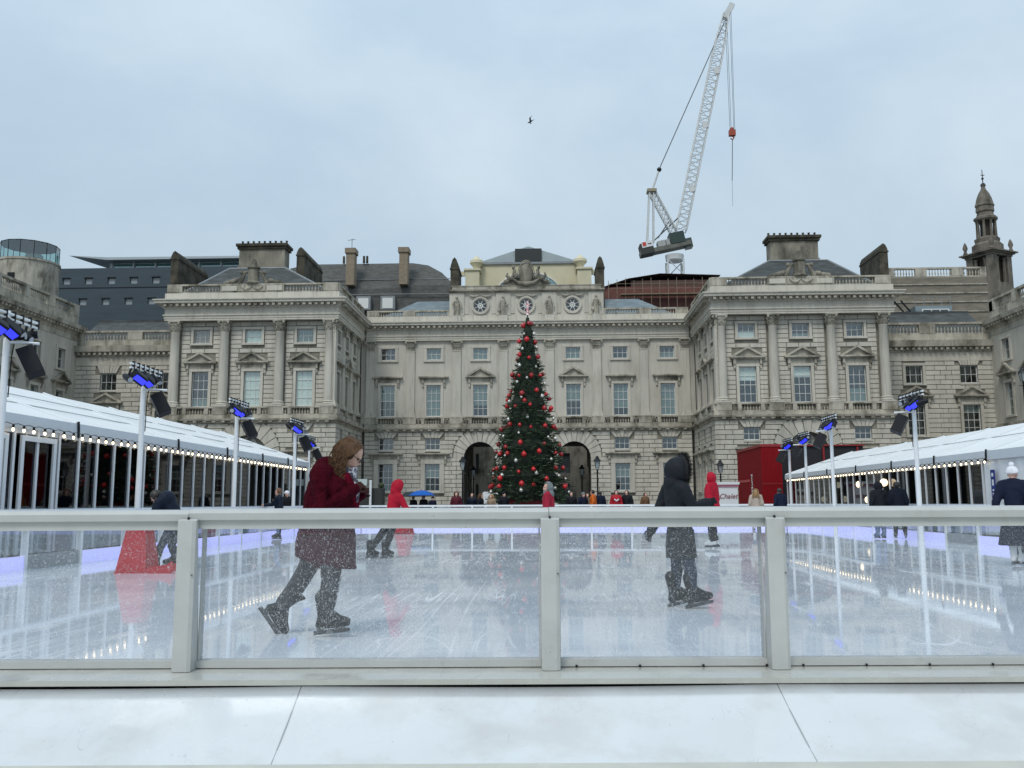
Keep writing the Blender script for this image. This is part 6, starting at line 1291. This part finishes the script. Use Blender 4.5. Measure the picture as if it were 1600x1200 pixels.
# ---- the skater in burgundy
def W(px,py,y=0): return ((px-505)*.00564, y, (995-py)*.00564)
p = atZ(505,993,0)
wm = person('woman in a burgundy plush coat with glasses and brown hair skating, head bowed', (p.x,p.y,0), YAW*0.5, 1.68, vox=0.011, tilt=R(36), wr=0.008, fuzz=0.004,
    J=dict(pelvis=W(506,852),waist=W(508,820),chest=W(512,780),neck=W(528,742),head=W(543,716),shR=W(503,750,-.20),shL=W(512,750,.20),elR=W(510,802,-.28),wrR=W(551,772,-.12),elL=W(520,803,.25),wrL=W(556,778,.08),
    hipR=W(520,862,-.10),kneeR=W(519,912,-.11),ankR=W(511,962,-.11),toeR=W(546,976,-.12),hipL=W(492,858,.10),kneeL=W(466,908,.10),ankL=W(432,955,.10),toeL=W(444,990,.11)),
    coat=BURG, hem=.90, flare=.0, bulk=1.55, legs=TIGHT, legr=1.12, hair=HBR, hairlen=.34, scarf=mat('patterned_scarf',(0.05,0.05,0.07),0.9,c2=(0.55,0.52,0.55),vscale=38,thresh=(0.5,0.56)), curl=1.0, gloves=cloth('brown_glove',(0.05,0.02,0.018)), group=None)
# collar, cuff, glasses, skirt hem
hc = V(W(543,716)); Mh = Matrix.Rotation(R(36),3,'Y'); hd = lambda q: hc+Mh@V(q)
cl = MB()
for s in (-1,1): cl.path([V(W(522,742))+V((-.04,s*.07,.02)),V(W(535,752))+V((.02,s*.09,0)),V(W(546,775))+V((.0,s*.06,0)),V(W(551,800))+V((0,s*.03,0))],[.035,.05,.055,.03],10)
put('collar', remesh(cl,.011,'collar',mat('wine_fur_collar',(0.11,0.005,0.016),0.95,spec=0.05,var=0.3,vscale=20,bump=0.9,bscale=60),2,.006,20,.004), wm)
sk_ = MB(); n = 28; rows_ = []
for i,(py,r) in enumerate(((822,.235),(850,.252),(870,.262),(884,.268))):
    c_ = V(W(507,py)); rows_.append([(c_.x+r*math.cos(2*math.pi*a/n)*(1+.025*math.sin(a*3.1)), c_.y+r*1.02*math.sin(2*math.pi*a/n), c_.z+(.10*(-math.cos(2*math.pi*a/n))*.6 if i > 0 else 0)) for a in range(n)])
sk_.add([q for r in rows_ for q in r],[(i*n+a,i*n+(a+1)%n,(i+1)*n+(a+1)%n,(i+1)*n+a) for i in range(3) for a in range(n)]+[tuple(range(n-1,-1,-1)),tuple(3*n+a for a in range(n))])
put('skirt', remesh(sk_,.012,'skirt',mat('plum_plush',(0.050,0.008,0.022),0.95,spec=0.05,var=0.3,vscale=30,bump=0.8,bscale=80),2,.012,12,.004), wm)
gs = MB()
for s in (-1,1):
    gs.path([hd((.107,s*.034+.026*math.cos(a),.004+.021*math.sin(a))) for a in [2*math.pi*i/14 for i in range(15)]],.0032,6); gs.path([hd((.105,s*.06,.010)),hd((.05,s*.079,.012)),hd((-.01,s*.083,.008))],.003,6)
gs.path([hd((.11,-.009,.006)),hd((.113,0,.009)),hd((.11,.009,.006))],.0028,6); put('glasses', gs.mesh('glasses', BLACK, True), wm)
# ---- the hooded skater in black
def Bk(px,py,y=0): return ((px-1072)*.00706, y, (953-py)*.00706)
person('skater in a long black hooded coat with a fur-trimmed hood', at_feet(1072,950), R(12), 1.62, vox=0.012, turn=R(8), wr=0.007,
    J=dict(pelvis=Bk(1066,842),waist=Bk(1064,815),chest=Bk(1062,785),neck=Bk(1062,758),head=Bk(1066,744),shR=Bk(1062,770,-.19),shL=Bk(1058,770,.19),elR=Bk(1076,798,-.22),wrR=Bk(1100,792,-.20),elL=Bk(1042,808,.22),wrL=Bk(1030,834,.22),
    hipR=Bk(1068,850,-.08),kneeR=Bk(1076,895,-.09),ankR=Bk(1078,928,-.09),toeR=Bk(1100,938,-.10),hipL=Bk(1064,850,.08),kneeL=Bk(1064,895,.09),ankL=Bk(1058,928,.09),toeL=Bk(1080,938,.10)),
    coat=cloth('black_parka',(0.016,0.018,0.023),0.6), hem=.54, flare=.025, bulk=.95, legs=DKJ, legr=.95, hood=MATS['black_parka'], furr=mat('black_fur',(0.008,0.008,0.009),0.9), gloves=BLK, group=None)
# ---- red hooded skater on the left, leaning
def Rl(px,py,y=0): return ((px-592)*.01346, y, (873-py)*.01346)
person('skater in a red hooded jacket leaning forward in front of the palace windows', at_feet(592,873), R(40), 1.6, vox=0.016, tilt=R(20),
    J=dict(pelvis=Rl(612,818),waist=Rl(615,803),chest=Rl(619,786),neck=Rl(623,772),head=Rl(625,763),shR=Rl(620,778,-.17),shL=Rl(620,778,.17),elR=Rl(628,795,-.24),wrR=Rl(640,800,-.2),elL=Rl(628,795,.24),wrL=Rl(640,800,.2),
    hipR=Rl(612,822,-.09),kneeR=Rl(604,846,-.10),ankR=Rl(598,860,-.10),toeR=Rl(610,867,-.1),hipL=Rl(610,822,.09),kneeL=Rl(592,846,.10),ankL=Rl(580,860,.10),toeL=Rl(592,867,.1)),
    coat=REDJ, hem=.80, flare=.0, legs=BLK, hood=REDJ)
# ---- bending skater with a red skating aid
def Bn(px,py,y=0): return (-(px-258)*.01096, y, (893-py)*.01096)
person('skater in a navy puffer jacket bent over a red skating aid', at_feet(258,890), R(180), 1.6, vox=0.014, tilt=R(55),
    J=dict(pelvis=Bn(270,822),waist=Bn(267,805),chest=Bn(256,786),neck=Bn(245,780),head=Bn(239,778),shR=Bn(250,786,-.18),shL=Bn(250,786,.18),elR=Bn(244,810,-.25),wrR=Bn(232,824,-.2),elL=Bn(244,810,.25),wrL=Bn(232,824,.2),
    hipR=Bn(270,828,-.09),kneeR=Bn(262,856,-.12),ankR=Bn(268,876,-.18),toeR=Bn(256,884,-.14),hipL=Bn(268,828,.09),kneeL=Bn(254,856,.12),ankL=Bn(250,876,.18),toeL=Bn(238,884,.14)),
    coat=DNAV, hem=.78, flare=-.01, bulk=1.08, legs=DKJ, hair=HDK, gloves=BLK)
def aid(label, loc, rz, k=1.0):
    A = thing('skating_aid', label, 'skating aid', loc, rz, 'red skating aids'); m = mat('aid_red_plastic',(0.36,0.008,0.018),0.4,spec=0.3,var=0.05,vscale=5)
    b = MB(); w0, w1 = .27,.15; P_ = [(-.06,.03),(.46,.03),(.34,.82*k),(.04,.82*k)]
    b.add([(x,-(w0 if z < .1 else w1),z) for x,z in P_]+[(x,(w0 if z < .1 else w1),z) for x,z in P_],[(0,1,2,3),(7,6,5,4),(0,4,5,1),(1,5,6,2),(2,6,7,3),(3,7,4,0)]); b.build('front_body', m, A)
    for s in (-1,1):
        r = MB(); r.prism([(-.50,.0),(.46,.0),(.46,.028),(-.06,.028),(-.10,.10),(-.42,.14),(-.50,.20),(-.54,.06)],s*w0-.035,s*w0+.035); r.build('runner', m, A)
    MB().tube((.10,-.25,.86*k),(.10,.25,.86*k),.022,n=8).build('handle', mat('aid_grip',(0.03,0.03,0.03),0.6), A)
    MB().box(.07,.13,-.05,.05,.821*k,.845*k).build('handle_bracket', m, A)
pa = atZ(233,894,0); aid('red plastic skating aid held by the bent skater', (pa.x,pa.y,0), R(180))
pa = atZ(628,834,0); aid('red plastic skating aid left behind the leaning red skater', (pa.x,pa.y,0), R(70))
# ---- the others on the ice
person('tall skater in a red hooded jacket and black trousers, back turned', at_feet(1115,857), R(150), 1.86, vox=0.016, coat=REDJ, hem=.98, flare=.0, bulk=1.08, legs=BLK, legr=1.25, hood=REDJ, skates=BOOTW,
    J=dict(kneeR=(.05,-.11,.55),kneeL=(.0,.11,.55)))
person('woman in a beige coat with long blonde hair, back turned, before the red container', at_feet(1183,829), R(80), 1.66, vox=0.02, coat=BEIGE, hem=.55, flare=.06, bulk=1.1, legs=JEAN, hair=HBL, hairlen=.3, skates=BOOTW)
person('skater in a navy jacket, back turned, beside the slim pole near the red container', at_feet(1221,829), R(110), 1.68, vox=0.02, coat=NAVY, hem=.84, flare=.0, bulk=1.08, legs=BLK, hair=HDK)
person('skater in black with blue jeans, back turned, at the right barrier', at_feet(1377,842), R(100), 1.72, vox=0.018, coat=BLK, hem=.80, flare=.02, bulk=1.2, legs=JEAN, legr=1.1, hood=BLK, skates=BOOTB)
person('skater in black with dark trousers, back turned, at the right barrier', at_feet(1406,842), R(75), 1.74, vox=0.018, coat=cloth('dark_navy_parka',(0.012,0.015,0.024)), hem=.82, flare=.02, bulk=1.2, legs=DKJ, hair=HDK,
    J=dict(kneeR=(.05,-.13,.5),ankR=(-.02,-.17,.18),toeR=(.15,-.2,.08)))
person('woman in a long navy coat and white bobble hat skating by the plain tent wall', at_feet(1592,884), R(50), 1.74, vox=0.014, coat=NAVY, hem=.36, flare=.10, bulk=1.05, legs=TIGHT, hat=WOOLW, pom=True, skates=BOOTW,
    J=dict(elL=(-.1,.27,1.12),wrL=(-.14,.3,.88),ankL=(-.06,.05,.18),toeL=(.12,.03,.08),kneeL=(.02,.07,.5),ankR=(.02,-.03,.18),toeR=(.2,-.05,.08),kneeR=(.05,-.06,.5)))
person('woman in a grey hood scarf and red jacket looking back, in front of the tree', at_feet(858,858), R(165), 1.62, vox=0.014, turn=R(35), coat=cloth('crimson_jacket',(0.30,0.02,0.04)), hem=.82, flare=.0, bulk=1.05, legs=BLK, hood=GREY, scarf=GREY, skates=mat('skate_boot_green',(0.55,0.62,0.50),0.4))
pq = atZ(428,842,0); person('man in a dark jacket and jeans leaning on the left rink barrier', (-8.75,pq.y-0.6,0), R(200), 1.62, vox=0.018, tilt=R(12), coat=DNAV, hem=.82, flare=.0, legs=JEAN, hair=mat('auburn_hair',(0.14,0.06,0.03),0.6),
    J=dict(elR=(.2,-.28,1.12),wrR=(.42,-.25,1.10)))
# ---- people standing around the rink
CR = 'people standing beyond the rink'
crowd = [((-10.6,36.0),R(-60),1.66,BLK,DKJ,dict(hat=WOOLW),'bystander in a black coat and white hat beside the left tent'),
 (None,713,46,R(-80),1.72,cloth('maroon_coat',(0.10,0.02,0.03)),BLK,dict(hood=MATS['maroon_coat']),'bystander in a maroon hooded coat in front of the left arch lantern'),
 (None,738,47,R(-100),1.68,DNAV,DKJ,dict(hair=HDK),'dark-haired bystander in a navy jacket in front of the white trailer'),
 (None,751,45,R(-20),1.62,BLK,BLK,dict(hair=HBR,hairlen=.2),'long-haired bystander in black in front of the white trailer'),
 (None,768,46,R(-120),1.58,cloth('tan_coat',(0.30,0.22,0.15)),DKJ,dict(hair=HBL,hairlen=.2),'fair-haired bystander in a tan coat beside the red tree box'),
 (None,787,44.5,R(-60),1.70,BLK,BLK,dict(hat=BLK),'bystander in a black hat beside the red tree box'),
 (None,893,46,R(-95),1.70,BLK,DKJ,dict(hair=HDK),'dark-haired bystander in black between the tree and the right arch'),
 (None,911,45,R(-60),1.66,NAVY,DKJ,dict(hat=GREY),'bystander in a grey hat at the foot of the right arch'),
 (None,927,44.5,R(170),1.78,cloth('orange_jacket',(0.55,0.12,0.02),0.5),DKJ,dict(hair=HDK),'bystander in a bright orange jacket by the right arch lantern'),
 (None,918,46.5,R(-90),1.64,cloth('olive_coat',(0.12,0.11,0.07)),BLK,dict(hair=HBR,hairlen=.15),'bystander in an olive coat next to the orange jacket'),
 (None,938,52,R(90),1.80,NAVY,BLK,dict(hair=HDK),'bystander in navy standing behind the orange jacket'),
 (None,963,44.5,R(-90),1.76,cloth('red_tracksuit',(0.38,0.02,0.03),0.6),BLK,dict(hair=HDK),'bystander in a red top with a white chest mark below a palace window'),
 (None,980,44.5,R(-120),1.76,BLK,DKJ,dict(hair=HDK),'bystander in black next to the red top'),
 (None,1008,50,R(-60),1.70,cloth('brown_coat',(0.16,0.09,0.05)),BLK,dict(hair=HBR),'bystander in a brown coat below the last palace window'),
 (None,662,58,R(-90),1.62,BLK,DKJ,dict(hair=HDK),'bystander in black sheltering under the blue umbrella'),
 (None,676,56,R(-60),1.55,NAVY,BLK,dict(hat=BLK),'bystander in a black hat next to the blue umbrella'),
 (None,646,60,R(-110),1.6,BLK,BLK,dict(hair=HDK),'bystander in black under the dark umbrella')]
for c in crowd:
    if c[0] is not None: (x,y),rz,H,ct,lg_,kw,lab = c
    else: _,px,y,rz,H,ct,lg_,kw,lab = c; x = atY(px,780,y).x
    pr = person(lab,(x,y,-0.03),rz,H,vox=0.022,coat=ct,hem=.72,flare=.03,bulk=1.1,legs=lg_,shoes=True,skates=BOOT,group=CR,eyes=False,**kw)
    if 'chest mark' in lab:
        mk = MB(); mk.path([(.175,-.11,1.34),(.195,0,1.25),(.175,.11,1.34)],.035,8); put('chest_mark', mk.mesh('chest_mark',WOOLW), pr)
def umbrella(label, x, y, z, r, col):
    U = thing('umbrella', label, 'umbrella', (x,y,z)); m = cloth('umbrella_'+label.split()[0],col,0.4,0.0,0.1); n = 8
    for k in range(n):
        a0, a1 = 2*math.pi*k/n, 2*math.pi*(k+1)/n; b = MB(); am = (a0+a1)/2
        rows = [(0,.0),(.35,-.03),(.7,-.13),(1,-.30)]; vs_ = []
        for t,dz in rows:
            for a in (a0,am,a1): q = r*t*(1 if a != am else .955); vs_.append((q*math.cos(a),q*math.sin(a),dz*r*1.3))
        b.add(vs_,[(i*3+jj,i*3+jj+1,(i+1)*3+jj+1,(i+1)*3+jj) for i in range(3) for jj in range(2)]); b.build('canopy_panel', m, U, smooth=True)
    MB().tube((0,0,.05),(0,0,-.85),.01,n=6).build('shaft', BLACK, U)
umbrella('bright blue umbrella held by a bystander beyond the rink', atY(660,780,58).x, 57.7, 1.98, .86, (0.01,0.10,0.42))
umbrella('dark umbrella held next to the blue one', atY(645,780,60).x, 59.6, 1.93, .8, (0.02,0.03,0.035))

bpy.data.batch_remove(JUNK+[TMP])
